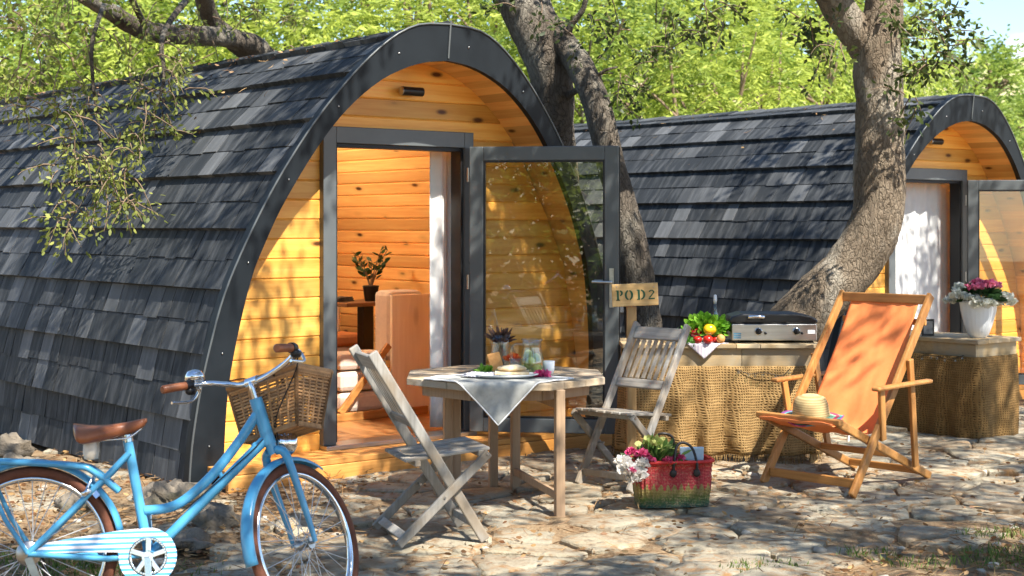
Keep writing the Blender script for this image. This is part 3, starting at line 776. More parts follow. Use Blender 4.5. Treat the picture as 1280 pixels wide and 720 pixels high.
# cloth: square laid as a diamond, front corner hanging
def tablecloth():
    mb = MB(); n = 40; vs = []; fs = []; S = .64; zt = .7315
    ed = -.478; cx_, cy_ = -.035, -.345
    P = {}
    for i in range(n + 1):
        for j in range(n + 1):
            a = (i / n - .5) * S; b_ = (j / n - .5) * S; k = math.sqrt(.5)
            x = cx_ + (a - b_) * k * .92; y = cy_ + (a + b_) * k * .98
            z = zt
            # drop over the front edge of the octagon (edge slopes a little)
            e = -.552 + .0 * x
            if y < e:
                d = e - y; r = .02
                if d < r * 1.57: al = d / r; y = e - r * math.sin(al); z = zt - r * (1 - math.cos(al))
                else:
                    y = e - r - (.020 * math.sin(x * 21 + 1) + .03 * mnoise.noise(Vector((x * 7, d * 6, 2)))) * min(1, d * 5) + .03 * d * math.sin(x * 9); z = zt - r - (d - r * 1.57)
            else: z += .002 * abs(math.sin(x * 21 + y * 9)) + .006 * max(0, mnoise.noise(Vector((x * 9, y * 14, 3))))
            P[i, j] = (x, y, z); vs.append((x, y, z))
    for i in range(n):
        for j in range(n): fs.append((i * (n + 1) + j, (i + 1) * (n + 1) + j, (i + 1) * (n + 1) + j + 1, i * (n + 1) + j + 1))
    mb.add(vs, fs, 0, True)
    o = mb.build('tablecloth', m_grey_cloth); so = o.modifiers.new('solid', 'SOLIDIFY'); so.thickness = .002; so.offset = 1
    mb = MB(); ring = [P[i, 0] for i in range(n)] + [P[n, j] for j in range(n)] + [P[i, n] for i in range(n, 0, -1)] + [P[0, j] for j in range(n, 0, -1)]
    mb.tube([(x, y, z + .002) for x, y, z in ring], .0045, 6, closed=True); mb.build('white_hem', m_white, o)
    return tag(o, 'pale grey linen cloth with a white hem hanging over the table front', 'tablecloth', loc=TB)
tablecloth()
def tp(px, Y, z=.7345): return ((px - 640) / 1900 * Y, Y, z + TB[2])
pl = thing('serving_plate', 'white oval plate on the grey cloth on the table', 'plate', tp(632, 8.50))
mb = MB(); mb.lathe([(0, 0), (.10, 0), (.15, .018), (.155, .022), (.15, .024), (.10, .008), (0, .007)], 36, sx=1.2, sy=.8); mb.build('dish', m_cer, pl)
nk = MB(); nk.blob((0, 0, .015), .085, 3, .5, 20, 2.2, (1.25, .8, .18)); tag(nk.build('napkin', stripes('striped_napkin', (.74, .72, .68), (.42, .40, .44), 0, .022, .7)), 'crumpled striped napkin at the left end of the grey cloth', 'napkin', loc=tp(600, 8.52))
bb = MB(); bb.box((0, 0, .008), (.19, .13, .014)); bb.blob((0, 0, .03), .07, 8, .3, 16, 2, (1.1, .8, .28)); tag(bb.build('bread_slice', M('bread', (.78, .66, .44), (.66, .48, .26), 30, rough=.9, bump=.5)), 'pale flat bread lying on the white oval plate', 'bread', loc=tp(640, 8.5, .757))
t2 = MB(); t2.box((0, 0, .065), (.075, .014, .13), Matrix.Rotation(R(-22), 3, 'X') @ Matrix.Rotation(R(-12), 3, 'Y')); tag(t2.build('toast', M('toast_orange', (.66, .33, .11), (.54, .24, .07), 40, rough=.9, bump=.3), bev=.004), 'orange brown slice standing upright beside the green lettuce leaf', 'bread slice', loc=tp(620, 8.64), rz=.2)
def leafy(name, pos, r, n, L_, W_, c1, c2, label, cat, sq=(1, 1, .7)):
    d = rdir(n); d[:, 2] = abs(d[:, 2]); C_ = d * (r * rng.uniform(.3, .95, n))[:, None] * np.array(sq)
    o = leaves(name, C_, d + rdir(n) * .7, rng.uniform(.7, 1.2, n) * L_, rng.uniform(.8, 1.2, n) * W_, leafmat(name + '_leaf', c1, c2, trans=.25), bend=.35)
    return tag(o, label, cat, loc=pos)
leafy('lettuce_leaf', tp(608, 8.62), .045, 60, .05, .035, (.10, .25, .02), (.22, .42, .05), 'bright green lettuce leaf beside the upright orange slice on the table', 'lettuce')
v = thing('glass_vase', 'clear glass vase of dark dried flowers at the back of the table', 'vase', tp(625, 9.0, .729))
mb = MB(); mb.lathe([(0, 0), (.05, 0), (.055, .02), (.052, .15), (.062, .21), (.058, .21), (.048, .15), (.05, .02), (0, .012)], 28); mb.build('glass', m_clear, v)
d = rdir(150); d[:, 2] = abs(d[:, 2]) + .2; leaves('dried_flowers', d * .05 * rng.uniform(.2, 1, (150, 1)) + np.array((0, 0, .16)), d, rng.uniform(.03, .075, 150), .018, leafmat('dried_flower', (.07, .03, .025), (.16, .09, .06), trans=.1), v)
mb = MB(); rr_ = random.Random(2)
for k in range(9): mb.tube([(rr_.uniform(-.03, .03), rr_.uniform(-.03, .03), .015), (rr_.uniform(-.04, .04), rr_.uniform(-.04, .04), .19)], .002, 5)
mb.build('stems', m_twig, v)
def flower(name, pos, r, n, c1, c2, label, cat, group=None, sq=(1, 1, .6), parent=None):
    d = rdir(n); d[:, 2] = abs(d[:, 2]) * .9 + .05
    o = leaves(name, d * (r * rng.uniform(.1, .55, n))[:, None] * np.array(sq), d + rdir(n) * .3, r * .62, r * .5, leafmat(name + '_' + cat.replace(' ', '_') + '_petal', c1, c2, trans=.3), bend=.5)
    if parent: o.parent = parent; o.location = pos; return o
    return tag(o, label, cat, group, loc=pos)
flower('orange_flower', tp(640, 8.9, .80), .055, 60, (.70, .10, .04), (.85, .28, .06), 'orange red flower leaning out beside the glass vase on the table', 'flower')
j = thing('water_jug', 'clear glass jug with lemon water standing on the table', 'jug', tp(665, 8.76, .732))
mb = MB(); mb.lathe([(0, .004), (.06, .004), (.072, .03), (.070, .08), (.052, .15), (.055, .185), (.064, .20), (.060, .20), (.051, .185), (.048, .15), (.066, .08), (.068, .03), (.058, .010), (0, .010)], 32); mb.build('glass', m_clear, j)
mb = MB(); mb.tube([(-.052, 0, .17), (-.105, 0, .165), (-.12, 0, .11), (-.10, 0, .06), (-.068, 0, .05)], .008, 8, sm=5); mb.build('handle', m_clear, j)
mb = MB(); mb.lathe([(0, .012), (.057, .012), (.066, .03), (.0645, .08), (.053, .125), (0, .125)], 28); mb.build('lemon_water', glassmat('lemon_water_mat', (.84, .88, .62), .05), j)
mb = MB()
for k in range(5): mb.lathe([(0, -.003), (.028, -.003), (.028, .003), (0, .003)], 16, (.025 * math.cos(k * 2.2), .025 * math.sin(k * 2.2), .03 + k * .02), axis=Euler((1.1 + k * .3, .4 * k, 0)).to_matrix())
mb.build('lemon_slices', M('lemon_slice', (.72, .66, .22), (.80, .78, .5), 60, rough=.5), j)
c = MB(); c.lathe([(0, 0), (.028, 0), (.033, .03), (.034, .075), (.030, .075), (.029, .03), (0, .008)], 20); tag(c.build('cup', m_cer), 'small white cup to the right of the lemon water jug', 'cup', loc=tp(686, 8.78, .729))
g = MB(); g.lathe([(0, 0), (.026, 0), (.034, .09), (.032, .09), (.025, .008), (0, .006)], 20); tag(g.build('drinking_glass', m_clear), 'small clear glass between the vase and the water jug', 'glass', loc=tp(644, 8.72, .732))
flower('pink_flower', tp(678, 8.56, .738), .06, 50, (.70, .04, .20), (.85, .22, .42), 'bright pink flower lying in front of the water jug on the table', 'flower', sq=(1.2, 1, .35))

# ------------------------------------------------------------------ sign
s = thing('pod_sign', 'small wooden sign reading POD 2 on a post beside the glass door', 'sign', (.775, 9.86, 0))
mb = MB(); mb.box((0, 0, .52), (.062, .05, 1.1)); mb.build('post', wood('sign_post_wood', (.46, .30, .13), (.33, .19, .075), 2, tint=.2, rough=.7, fine=40), s, bev=.006)
tilt = Matrix.Rotation(R(-2.5), 3, 'Y')
mb = MB(); mb.box((.02, -.036, 1.148), (.298, .020, .145), tilt); bo = mb.build('board', wood('sign_board_wood', (.74, .50, .22), (.60, .36, .13), 0, tint=.2, rough=.6, knots=7), s, bev=.004)
def letters():
    global mb
    ml = M('stencil_green_paint', (.012, .075, .038), (.02, .10, .05), 60, rough=.7)
    mb = MB(); hgt = .066; wst = .013
    def put(x, y): q = tilt @ Vector((x, 0, y)); return Vector((.02, -.0480, 1.148)) + q
    def quad(p): 
        A = [put(x, y) for x, y in p]; B = [q + Vector((0, .0030, 0)) for q in A]; globals()['mb'].prism(A, B)
    def rect(x0, x1, y0, y1): quad([(x0, y0), (x1, y0), (x1, y1), (x0, y1)])
    def arc(cx_, cy_, rx, ry, a0, a1, w=wst):
        k = 10
        for i in range(k):
            a, b_ = R(a0 + (a1 - a0) * i / k), R(a0 + (a1 - a0) * (i + 1) / k)
            quad([(cx_ + rx * math.cos(a), cy_ + ry * math.sin(a)), (cx_ + rx * math.cos(b_), cy_ + ry * math.sin(b_)), (cx_ + (rx - w) * math.cos(b_), cy_ + (ry - w * .6) * math.sin(b_)), (cx_ + (rx - w) * math.cos(a), cy_ + (ry - w * .6) * math.sin(a))])
    h = hgt / 2
    x = -.118                                   # P
    rect(x, x + wst, -h, h); rect(x - .006, x + wst + .006, -h, -h + .006); rect(x - .006, x, h - .006, h)
    arc(x + wst + .006, h - .0185, .021, .0185, -86, 86); 
    mb.build('letter', ml, bo); mb = MB()
    x = -.040                                   # O
    arc(x, 0, .027, h, 100, 260); arc(x, 0, .027, h, -80, 80)
    mb.build('letter', ml, bo); mb = MB()
    x = .018                                    # D
    rect(x, x + wst, -h, h); rect(x - .006, x, h - .006, h); rect(x - .006, x, -h, -h + .006); arc(x + wst + .005, 0, .030, h, -86, 86)
    mb.build('letter', ml, bo); mb = MB()
    x = .106; h2 = .026                         # 2
    arc(x, h2 - .018 + .004, .019, .016, -10, 165, .010); quad([(x + .018, h2 - .016), (x + .008, h2 - .018), (x - .020, -h2 + .004), (x - .008, -h2 + .004)])
    rect(x - .020, x + .020, -h2 - .006, -h2 + .002)
    mb.build('letter', ml, bo)
letters()
mb = MB()
for sx in (-.10, .14): mb.blob((sx, -.047, 1.149 + .05), .004, 0, 0, 8)
mb.build('screws', m_steel, bo)

# ------------------------------------------------------------------ kitchen counters with burlap
def burlap_skirt(name, path, z0, z1, mat, parent, fringe=True, amp=.030):
    """hanging cloth along an open path of (x,y) points; folds and a frayed hem"""
    P = [Vector((x, y, 0)) for x, y in path]; d = [0]
    for a, b_ in zip(P, P[1:]): d.append(d[-1] + (b_ - a).length)
    n = int(d[-1] / .02); m_ = 16; mb = MB(); vs = []; fs = []
    for i in range(n + 1):
        s_ = d[-1] * i / n; k = max(0, min(len(P) - 2, int(np.searchsorted(d, s_)) - 1)); t_ = (s_ - d[k]) / (d[k + 1] - d[k])
        p = P[k].lerp(P[k + 1], t_); tg = (P[k + 1] - P[k]).normalized(); nn = Vector((tg.y, -tg.x, 0))
        for jx in range(m_ + 1):
            f = jx / m_; z = z1 + (z0 - z1) * f
            o = amp * (.3 + f) * (math.sin(s_ * 27 + 1.1 * math.sin(s_ * 7)) + .6 * mnoise.noise(Vector((s_ * 9, z * 5, 0)))) + .012 * f + .008 + .03 * math.sin(f * math.pi) * .4
            zz = z + (.02 * mnoise.noise(Vector((s_ * 11, 3, 0))) if jx == m_ else 0)
            q = p + nn * o; vs.append((q.x, q.y, zz))
    for i in range(n):
        for jx in range(m_): fs.append((i * (m_ + 1) + jx, i * (m_ + 1) + jx + 1, (i + 1) * (m_ + 1) + jx + 1, (i + 1) * (m_ + 1) + jx))
    mb.add(vs, fs, 0, True)
    if fringe:
        rr_ = random.Random(4)
        for i in range(0, n):
            for q_ in range(2):
                a = Vector(vs[i * (m_ + 1) + m_]).lerp(Vector(vs[(i + 1) * (m_ + 1) + m_]), q_ / 2); l = rr_.uniform(.03, .07)
                mb.tube([a, a + Vector((rr_.uniform(-.012, .012), -.006, -l))], .0022, 4, tint=rr_.uniform(-1, 1), caps=False)
    o = mb.build(name, mat, parent); o.modifiers.new('solid', 'SOLIDIFY').thickness = .003
    return o
C1 = (.74, 10.2, 0)
k1 = thing('kitchen_counter', 'wooden outdoor counter with pale burlap skirt holding the gas griddle', 'counter', C1)
mb = MB(); rr_ = random.Random(9)
for i, (a, b_) in enumerate(((0, .30), (.303, .62), (.623, .76), (.763, .92), (.923, 1.345))):
    mb.bx(a, b_, -.03, .27, .772, .80 + .001 * (i % 2), rr_.uniform(-1, 1)); mb.bx(a, b_, .274, .56, .772, .80, rr_.uniform(-1, 1))
mb.build('top', m_pallet, k1, bev=.004)
mb = MB(); mb.bx(.02, .80, 0, .025, .64, .77, -.4); mb.bx(.803, 1.325, .001, .025, .643, .768, -.8); mb.bx(1.30, 1.324, .026, .54, .64, .77, .2); mb.build('apron', m_pallet, k1, bev=.003)
for x, y in ((.03, .03), (1.27, .03), (.03, .5), (1.27, .5)):
    mb = MB(); mb.bx(x, x + .05, y, y + .05, 0, .77, .3); mb.build('leg', m_pallet, k1, bev=.003)
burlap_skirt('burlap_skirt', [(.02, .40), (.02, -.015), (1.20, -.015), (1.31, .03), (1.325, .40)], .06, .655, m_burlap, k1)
C2 = (3.47, 11.37, -.05)
k2 = thing('storage_counter', 'shade-toned burlap covered wooden counter carrying the white flower vase', 'counter', C2, A39)
mb = MB()
for i in range(4):
    a = i * .145 - .02; mb.bx(a, a + .142, -.03, 1.15, .755, .785 + .001 * (i % 2), rr_.uniform(-1, 1))
mb.build('top', wood('pallet_top_y', (.62, .44, .22), (.42, .28, .13), 1, tint=.3, rough=.75, fine=40, grey=(.46, .37, .25)), k2, bev=.004)
mb = MB(); mb.bx(0, .025, 0, 1.1, .64, .753, -.5); mb.bx(.026, .535, 0, .025, .64, .753, .3); mb.bx(.51, .535, .026, 1.1, .64, .753); mb.build('apron', m_pallet, k2, bev=.003)
for x, y in ((.03, .03), (.46, .03), (.03, 1.0), (.46, 1.0)):
    mb = MB(); mb.bx(x, x + .05, y, y + .05, -.06, .75, .3); mb.build('leg', m_pallet, k2, bev=.003)
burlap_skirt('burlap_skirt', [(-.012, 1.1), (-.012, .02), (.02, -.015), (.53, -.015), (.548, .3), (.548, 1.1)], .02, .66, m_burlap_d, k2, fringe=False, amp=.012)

# things on the first counter
def cp(px, Y, z=.802): return ((px - 640) / 1900 * Y, Y, z)
gr = thing('gas_griddle', 'stainless gas griddle with a black lid and two knobs on the counter', 'griddle', cp(967, 10.3))
mb = MB(); mb.bx(-.288, .288, -.03, .30, .015, .128); mb.build('body', m_steel, gr, bev=.006)
mb = MB()
lp = [(-.295, 0), (-.305, .02), (-.285, .045), (-.21, .066), (.16, .066), (.25, .05), (.295, .025), (.30, 0)]
mb.prism([(x, -.02, .131 + z) for x, z in lp], [(x, .30, .131 + z) for x, z in lp]); mb.build('lid', M('black_enamel', (.007, .008, .010), rough=.3, spec=.5), gr, bev=.014)
mb = MB(); mb.tube([(-.17, -.025, .165), (-.17, -.06, .178), (-.08, -.06, .178), (-.08, -.025, .165)], .011, 10, sm=3); mb.build('lid_handle', m_chrome, gr)
for x in (-.108, .148):
    mb = MB(); mb.lathe([(0, 0), (.022, 0), (.020, .022), (.0, .024)], 20, (x, -.031, .078), axis=Matrix.Rotation(R(90), 3, 'X')); mb.box((x, -.058, .078), (.007, .012, .036)); mb.build('knob', m_black, gr)
    mb = MB(); mb.lathe([(.024, 0), (.026, .004), (.022, .005)], 20, (x, -.031, .078), axis=Matrix.Rotation(R(90), 3, 'X')); mb.build('knob_ring', m_chrome, gr)
mb = MB()
for x in (-.06, .185): mb.lathe([(0, 0), (.009, 0), (.009, .012), (0, .012)], 14, (x, -.031, .066), axis=Matrix.Rotation(R(90), 3, 'X'))
mb.build('ignition_button', m_black, gr)
mb = MB(); mb.bx(.225, .275, -.0335, -.0305, .062, .088); mb.build('white_badge', m_white, gr)
mb = MB(); 
for k in range(3): mb.bx(-.275, -.225, -.0335, -.0305, .030 + k * .014, .039 + k * .014)
mb.build('blue_sticker', M('blue_sticker', (.10, .30, .45), (.14, .36, .52), 40), gr)
for x in (-.25, .25):
    mb = MB(); mb.bx(x - .02, x + .02, 0, .04, 0, .0145); mb.build('foot', m_black, gr)
leafy('lettuce', cp(884, 10.33, .868), .125, 560, .055, .040, (.09, .26, .015), (.26, .50, .04), 'bright green curly lettuce heaped behind the tomatoes on the counter', 'lettuce', (1.25, .8, .85))
leafy('herb_bunch', cp(848, 10.36, .83), .055, 90, .05, .016, (.10, .17, .10), (.22, .30, .20), 'grey green herb bunch lying left of the lettuce on the counter', 'herbs', (1.3, .8, .7))
m_red = M('tomato_red', (.52, .016, .008), (.42, .012, .006), 10, rough=.22, spec=.6)
def tomato(px, Y, z, r, label, cat, mat, calyx=True, sq=(1, 1, .85), nm='tomato'):
    o = thing(nm, label, cat, cp(px, Y, .803 + z))
    mb = MB(); mb.blob((0, 0, r * sq[2]), r, px, .12, 18, 1.4, sq); mb.build('flesh', mat, o)
    if calyx:
        a = np.arange(5) * 1.256; leaves('calyx', np.tile((0, 0, r * sq[2] * 2.0), (5, 1)), np.stack([np.cos(a), np.sin(a), .2 + 0 * a], 1), r * .7, r * .25, leafmat(nm + '_calyx', (.04, .11, .02), (.05, .14, .02)), o)
    return o
tomato(872, 10.19, 0, .030, 'small red tomato directly below the dark red pepper on the counter', 'tomato', m_red)
tomato(885, 10.17, 0, .034, 'biggest red tomato, directly below the yellow pepper', 'tomato', m_red)
tomato(894, 10.26, 0, .026, 'dark red tomato half hidden between the yellow pepper and brown bread roll', 'tomato', m_red)
tomato(870, 10.28, .035, .038, 'glossy dark red pepper left of the yellow pepper', 'pepper', M('pepper_red', (.30, .008, .01), rough=.18, spec=.6), True, (1.1, .9, .9), 'red_pepper')
tomato(887, 10.235, .055, .044, 'round shiny yellow pepper on top of the tomatoes', 'pepper', M('pepper_yellow', (.80, .50, .01), (.75, .42, .01), 10, rough=.2, spec=.6), False, (1.05, .9, .85), 'yellow_pepper')
tomato(901, 10.2, 0, .032, 'light brown bread roll beside the tomatoes, nearest the griddle', 'bread roll', M('roll_crust', (.56, .30, .09), (.42, .20, .05), 20, rough=.7), False, (.9, .9, 1), 'bread_roll')
leafy('green_leaf_bunch', cp(860, 10.2, .806), .03, 40, .04, .022, (.05, .18, .02), (.12, .30, .04), 'dark green leaf tuft at the left foot of the tomatoes', 'leaves')
bt = thing('oil_bottle', 'clear glass bottle with a pale stopper behind the lettuce', 'bottle', cp(894, 10.45))
mb = MB(); mb.lathe([(0, 0), (.032, 0), (.034, .01), (.034, .14), (.014, .20), (.011, .26), (.008, .26), (.011, .20), (.030, .14), (.030, .012), (0, .01)], 20); mb.build('glass', m_clear, bt)
mb = MB(); mb.lathe([(0, .255), (.009, .255), (.013, .28), (.010, .315), (0, .32)], 14); mb.build('stopper', m_cer, bt)
def striped_cloth():
    mb = MB(); n = 24; vs = []; fs = []
    for i in range(n + 1):
        for j_ in range(n + 1):
            a = (i / n - .5) * .23; b_ = (j_ / n - .5) * .23; x = (a - b_) * .77; y = (a + b_) * .72 + .03; z = .002
            if y < -.032:
                dd = -.032 - y; y = -.036 - .004 * math.sin(x * 40); z = .002 - dd * 1.0
            vs.append((x, y, z))
    for i in range(n):
        for j_ in range(n): fs.append((i * (n + 1) + j_, (i + 1) * (n + 1) + j_, (i + 1) * (n + 1) + j_ + 1, i * (n + 1) + j_ + 1))
    mb.add(vs, fs, 0, True)
    o = mb.build('kitchen_towel', stripes('lilac_stripes', (.70, .66, .66), (.52, .46, .52), 0, .022, .62)); o.modifiers.new('solid', 'SOLIDIFY').thickness = .002
    tag(o, 'lilac striped kitchen towel corner hanging over the counter edge', 'towel', loc=cp(879, 10.2, .803))
striped_cloth()
def fairy(pts, label, n, seed):
    f = MB(); P, _ = catmull([Vector(p) for p in pts], [0] * len(pts), 8); f.tube(P, .0025, 5)
    o = f.build('string_lights', m_rubber); g_ = MB(); rr_ = random.Random(seed)
    for k in range(n):
        p = P[int((k + .5) * len(P) / n)]; g_.blob((p.x + rr_.uniform(-.012, .012), p.y - .012, p.z - .014), .013, k, 0, 10)
    g_.build('clear_bulbs', m_clear, o)
    return tag(o, label, 'string lights')
fairy([(1.50, 10.165, .635), (1.58, 10.15, .605), (1.68, 10.15, .612), (1.80, 10.15, .595), (1.86, 10.16, .64)], 'clear bulb string lights sagging below the griddle counter apron', 7, 1)
q = [podw(x, y, 0, (C2[0], C2[1], C2[2])) for x, y in ((-.035, .08), (-.045, .2), (-.045, .34), (-.04, .5))]
fairy([(q[0].x, q[0].y, .62), (q[1].x, q[1].y, .585), (q[2].x, q[2].y, .60), (q[3].x, q[3].y, .58)], 'clear bulb string lights along the burlap of the flower vase counter', 6, 2)
# white cable loop hanging on the end of the counter
w = MB(); w.tube([(.07 * math.sin(a) * .7, .01 * math.sin(3 * a), .10 * math.cos(a)) for a in np.linspace(0, 6.2, 30)], .012, 8, closed=True)
w.tube([(.0, .0, -.10), (.02, .03, -.3), (.0, .05, -.64)], .008, 6, sm=5)
tag(w.build('white_hose', m_white), 'white looped hose standing at the counter end behind the deck chair', 'hose', loc=(2.30, 10.35, .76))

# white vase of peonies
def c2p(x, y, z=.787): q = podw(x, y, 0, C2); return (q.x, q.y, C2[2] + z)
v = thing('flower_vase', 'white ribbed ceramic vase of pink and white flowers on the brown counter', 'vase', c2p(.27, .16))
mb = MB(); n = 60; prof = [(.055, 0), (.075, .02), (.105, .10), (.130, .20), (.140, .265), (.146, .285), (.138, .285), (.125, .2), (0, .19)]
mb.lathe(prof, n)
mb.v = [(x * (1 + .022 * math.sin(24 * math.atan2(y, x)) * (1 if z < .26 else 0)), y * (1 + .022 * math.sin(24 * math.atan2(y, x)) * (1 if z < .26 else 0)), z) for x, y, z in mb.v]
mb.build('pot', m_cer, v)
d = rdir(260); d[:, 2] = np.abs(d[:, 2]) * .8; leaves('foliage', d * np.array((.17, .15, .08)) * rng.uniform(.4, 1, (260, 1)) + np.array((0, 0, .30)), d - np.array((0, 0, .25)), rng.uniform(.06, .11, 260), .032, leafmat('vase_leaf', (.02, .06, .02), (.06, .13, .035)), v)
for k, (x, y, z, r) in enumerate(((-.04, -.12, .41, .062), (.05, -.10, .43, .070), (.115, -.02, .42, .065), (-.09, -.02, .40, .055), (.0, .02, .44, .06))):
    flower('pink_bloom', (x, y, z - .03), r, 70, (.62, .08, .20), (.82, .30, .42), '', 'peony', parent=v)
for k, (x, y, z, r) in enumerate(((-.19, -.10, .34, .075), (-.15, -.02, .40, .06), (-.05, -.17, .28, .085), (.03, -.17, .29, .06), (.20, -.04, .29, .095), (.17, -.12, .33, .06), (-.22, .0, .30, .06), (-.12, -.15, .33, .05))):
    flower('white_bloom', (x, y, z - .03), r, 80, (.66, .66, .52), (.80, .80, .74), '', 'white rose', parent=v, sq=(1, 1, .9))
f_ = thing('photo_frame', 'small black framed card standing on the brown counter left of the vase', 'frame', c2p(.10, .5), A39 - .6)
mb = MB(); mb.bx(-.05, .05, -.008, .008, 0, .13); mb.build('frame', m_black, f_, bev=.003)
mb = MB(); mb.bx(-.036, .036, -.0115, -.0085, .016, .114); mb.build('card', M('card_grey', (.20, .19, .18), (.4, .38, .34), 30), f_)

# ------------------------------------------------------------------ deck chair
dk = thing('deck_chair', 'wooden deck chair with an orange canvas sling in front of the counters', 'deck chair', (1.765, 9.115, .01), R(-46.2))
hw = .32
rail = lambda t_, x: Vector((x, .86 * t_, 1.14 * t_))
seat = lambda t_, x: Vector((x, -.075 + 1.015 * t_, .435 - .425 * t_))
for sx in (-1, 1):
    mb = MB(); mb.bar(rail(0, sx * hw), rail(1.01, sx * hw), .03, .058, side=(1, 0, 0), tint=random.uniform(-1, 1)); mb.build('back_rail', m_teak_y, dk, bev=.008)
    mb = MB(); mb.bar(seat(0, sx * (hw - .05)), seat(1.0, sx * (hw - .05)), .028, .052, side=(1, 0, 0), tint=random.uniform(-1, 1)); mb.build('seat_rail', m_teak, dk, bev=.008)
    mb = MB(); mb.bar((sx * (hw + .045), .17, .618), (sx * (hw + .045), .78, .626), .055, .026, side=(1, 0, 0), tint=random.uniform(-1, 1)); mb.build('armrest', m_teak, dk, bev=.011)
    mb = MB(); mb.bar((sx * (hw + .032), .26, .605), (sx * (hw + .012), .31, .30), .024, .05, side=(1, 0, 0), tint=.3); mb.build('front_post', m_teak_y, dk, bev=.005)
    mb = MB(); mb.bar((sx * (hw + .03), .58, .77), (sx * (hw - .005), .70, .10), .024, .05, side=(1, 0, 0), tint=-.2); mb.build('rear_post', m_teak_y, dk, bev=.005)
m_teak_x = m_teak
for nm, a, b_, w_, h_ in (('top_bar', rail(.985, -hw + .016), rail(.985, hw - .016), .028, .06), ('foot_bar', rail(.06, -hw + .016), rail(.06, hw - .016), .02, .055), ('front_bar', seat(.0, -hw + .02), seat(.0, hw - .02), .05, .035), ('rear_bar', seat(.90, -hw + .07), seat(.90, hw - .07), .02, .045), ('middle_bar', seat(.58, -hw + .07), seat(.58, hw - .07), .02, .04), ('lower_back_bar', rail(.86, -hw + .016), rail(.86, hw - .016), .02, .04)):
    mb = MB()
    if nm == 'lower_back_bar':
        a = a + Vector((0, .10, 0)); b_ = b_ + Vector((0, .10, 0))
    mb.bar(a, b_, w_, h_, side=(0, 1, 0), tint=random.uniform(-1, 1)); mb.build(nm, m_teak, dk, bev=.006)
def sling():
    # hanging curve between the top bar and the seat front bar
    pts = [Vector((0, .855, 1.15)), Vector((0, .838, 1.085)), Vector((0, .69, .83)), Vector((0, .50, .56)), Vector((0, .37, .37)), Vector((0, .24, .335)), Vector((0, .09, .362)), Vector((0, -.02, .400)), Vector((0, -.075, .404)), Vector((0, -.110, .412)), Vector((0, -.118, .43))]
    P, _ = catmull(pts, [0] * len(pts), 7); mb = MB(); n = 26; vs = []; fs = []
    for i, p in enumerate(P):
        t_ = i / (len(P) - 1)
        for j_ in range(n + 1):
            s_ = j_ / n * 2 - 1; sag = .022 * (1 - s_ * s_) * math.sin(math.pi * min(1, t_ * 1.15)) + .006 * math.sin(s_ * 7 + t_ * 5) * math.exp(-((t_ - .5) / .18) ** 2) + .013 * mnoise.noise(Vector((s_ * 2.2, t_ * 7, 1))) + .004 * mnoise.noise(Vector((s_ * 6, t_ * 20, 5)))
            vs.append((s_ * (hw - .072 + .015 * t_), p.y + sag * .7, p.z - sag * .7))
    m_ = len(P)
    for i in range(m_ - 1):
        for j_ in range(n): fs.append((i * (n + 1) + j_, i * (n + 1) + j_ + 1, (i + 1) * (n + 1) + j_ + 1, (i + 1) * (n + 1) + j_))
    mb.add(vs, fs, 0, True); o = mb.build('canvas_sling', m_sling, dk); o.modifiers.new('solid', 'SOLIDIFY').thickness = .003
sling()
def dkw(x, y, z):
    q = Matrix.Rotation(R(-46.2), 3, 'Z') @ Vector((x, y, z)); return (q.x + 1.765, q.y + 9.115, z + .01)
ht = thing('straw_hat', 'woven straw sun hat with a colourful brim lying on the deck chair', 'hat', dkw(.0, .05, .435), R(-46.2)); ht.rotation_euler = (R(6), R(2), R(-46.2)); ht.scale = (1.0, 1.0, 1.15)
m_straw = stripes('straw', (.56, .42, .20), (.40, .28, .12), 2, .012, .6, .85)
mb = MB(); mb.lathe([(.118, .0), (.116, .03), (.110, .07), (.094, .100), (.05, .116), (0, .119)], 32, sx=1.0, sy=.85); mb.build('crown', m_straw, ht)
def brim():
    mb = MB(); n = 48; vs = []; fs = []
    for (r, z) in ((.112, .006), (.15, -.004), (.19, -.012), (.205, -.006)):
        for k in range(n):
            a = 6.283 * k / n; vs.append((r * math.cos(a), r * .82 * math.sin(a), z + .012 * math.sin(2 * a + .6) * (r - .1) * 10 + .008 * math.sin(5 * a) * (r - .1) * 8))
    for l in range(3):
        for k in range(n): fs.append((l * n + k, l * n + (k + 1) % n, (l + 1) * n + (k + 1) % n, (l + 1) * n + k))
    mb.add(vs, fs, 0, True)
    m, nt, out = newmat('brim_colours'); p = N(nt, 'ShaderNodeBsdfPrincipled', Roughness=.85); nt.links.new(p.outputs[0], out.inputs[0])
    v_ = coords(nt, (1, 1, 0)); ln = N(nt, 'ShaderNodeVectorMath', operation='LENGTH'); nt.links.new(v_, ln.inputs[0])
    c_ = mixc(nt, math_(nt, 'GREATER_THAN', ln.outputs[1], .150), (.20, .42, .30), (.42, .05, .10)); c_ = mixc(nt, math_(nt, 'GREATER_THAN', ln.outputs[1], .172), c_, (.06, .30, .30)); c_ = mixc(nt, math_(nt, 'GREATER_THAN', ln.outputs[1], .190), c_, (.20, .05, .22))
    nt.links.new(c_, p.inputs['Base Color'])
    o = mb.build('brim', m, ht); o.modifiers.new('solid', 'SOLIDIFY').thickness = .005
brim()

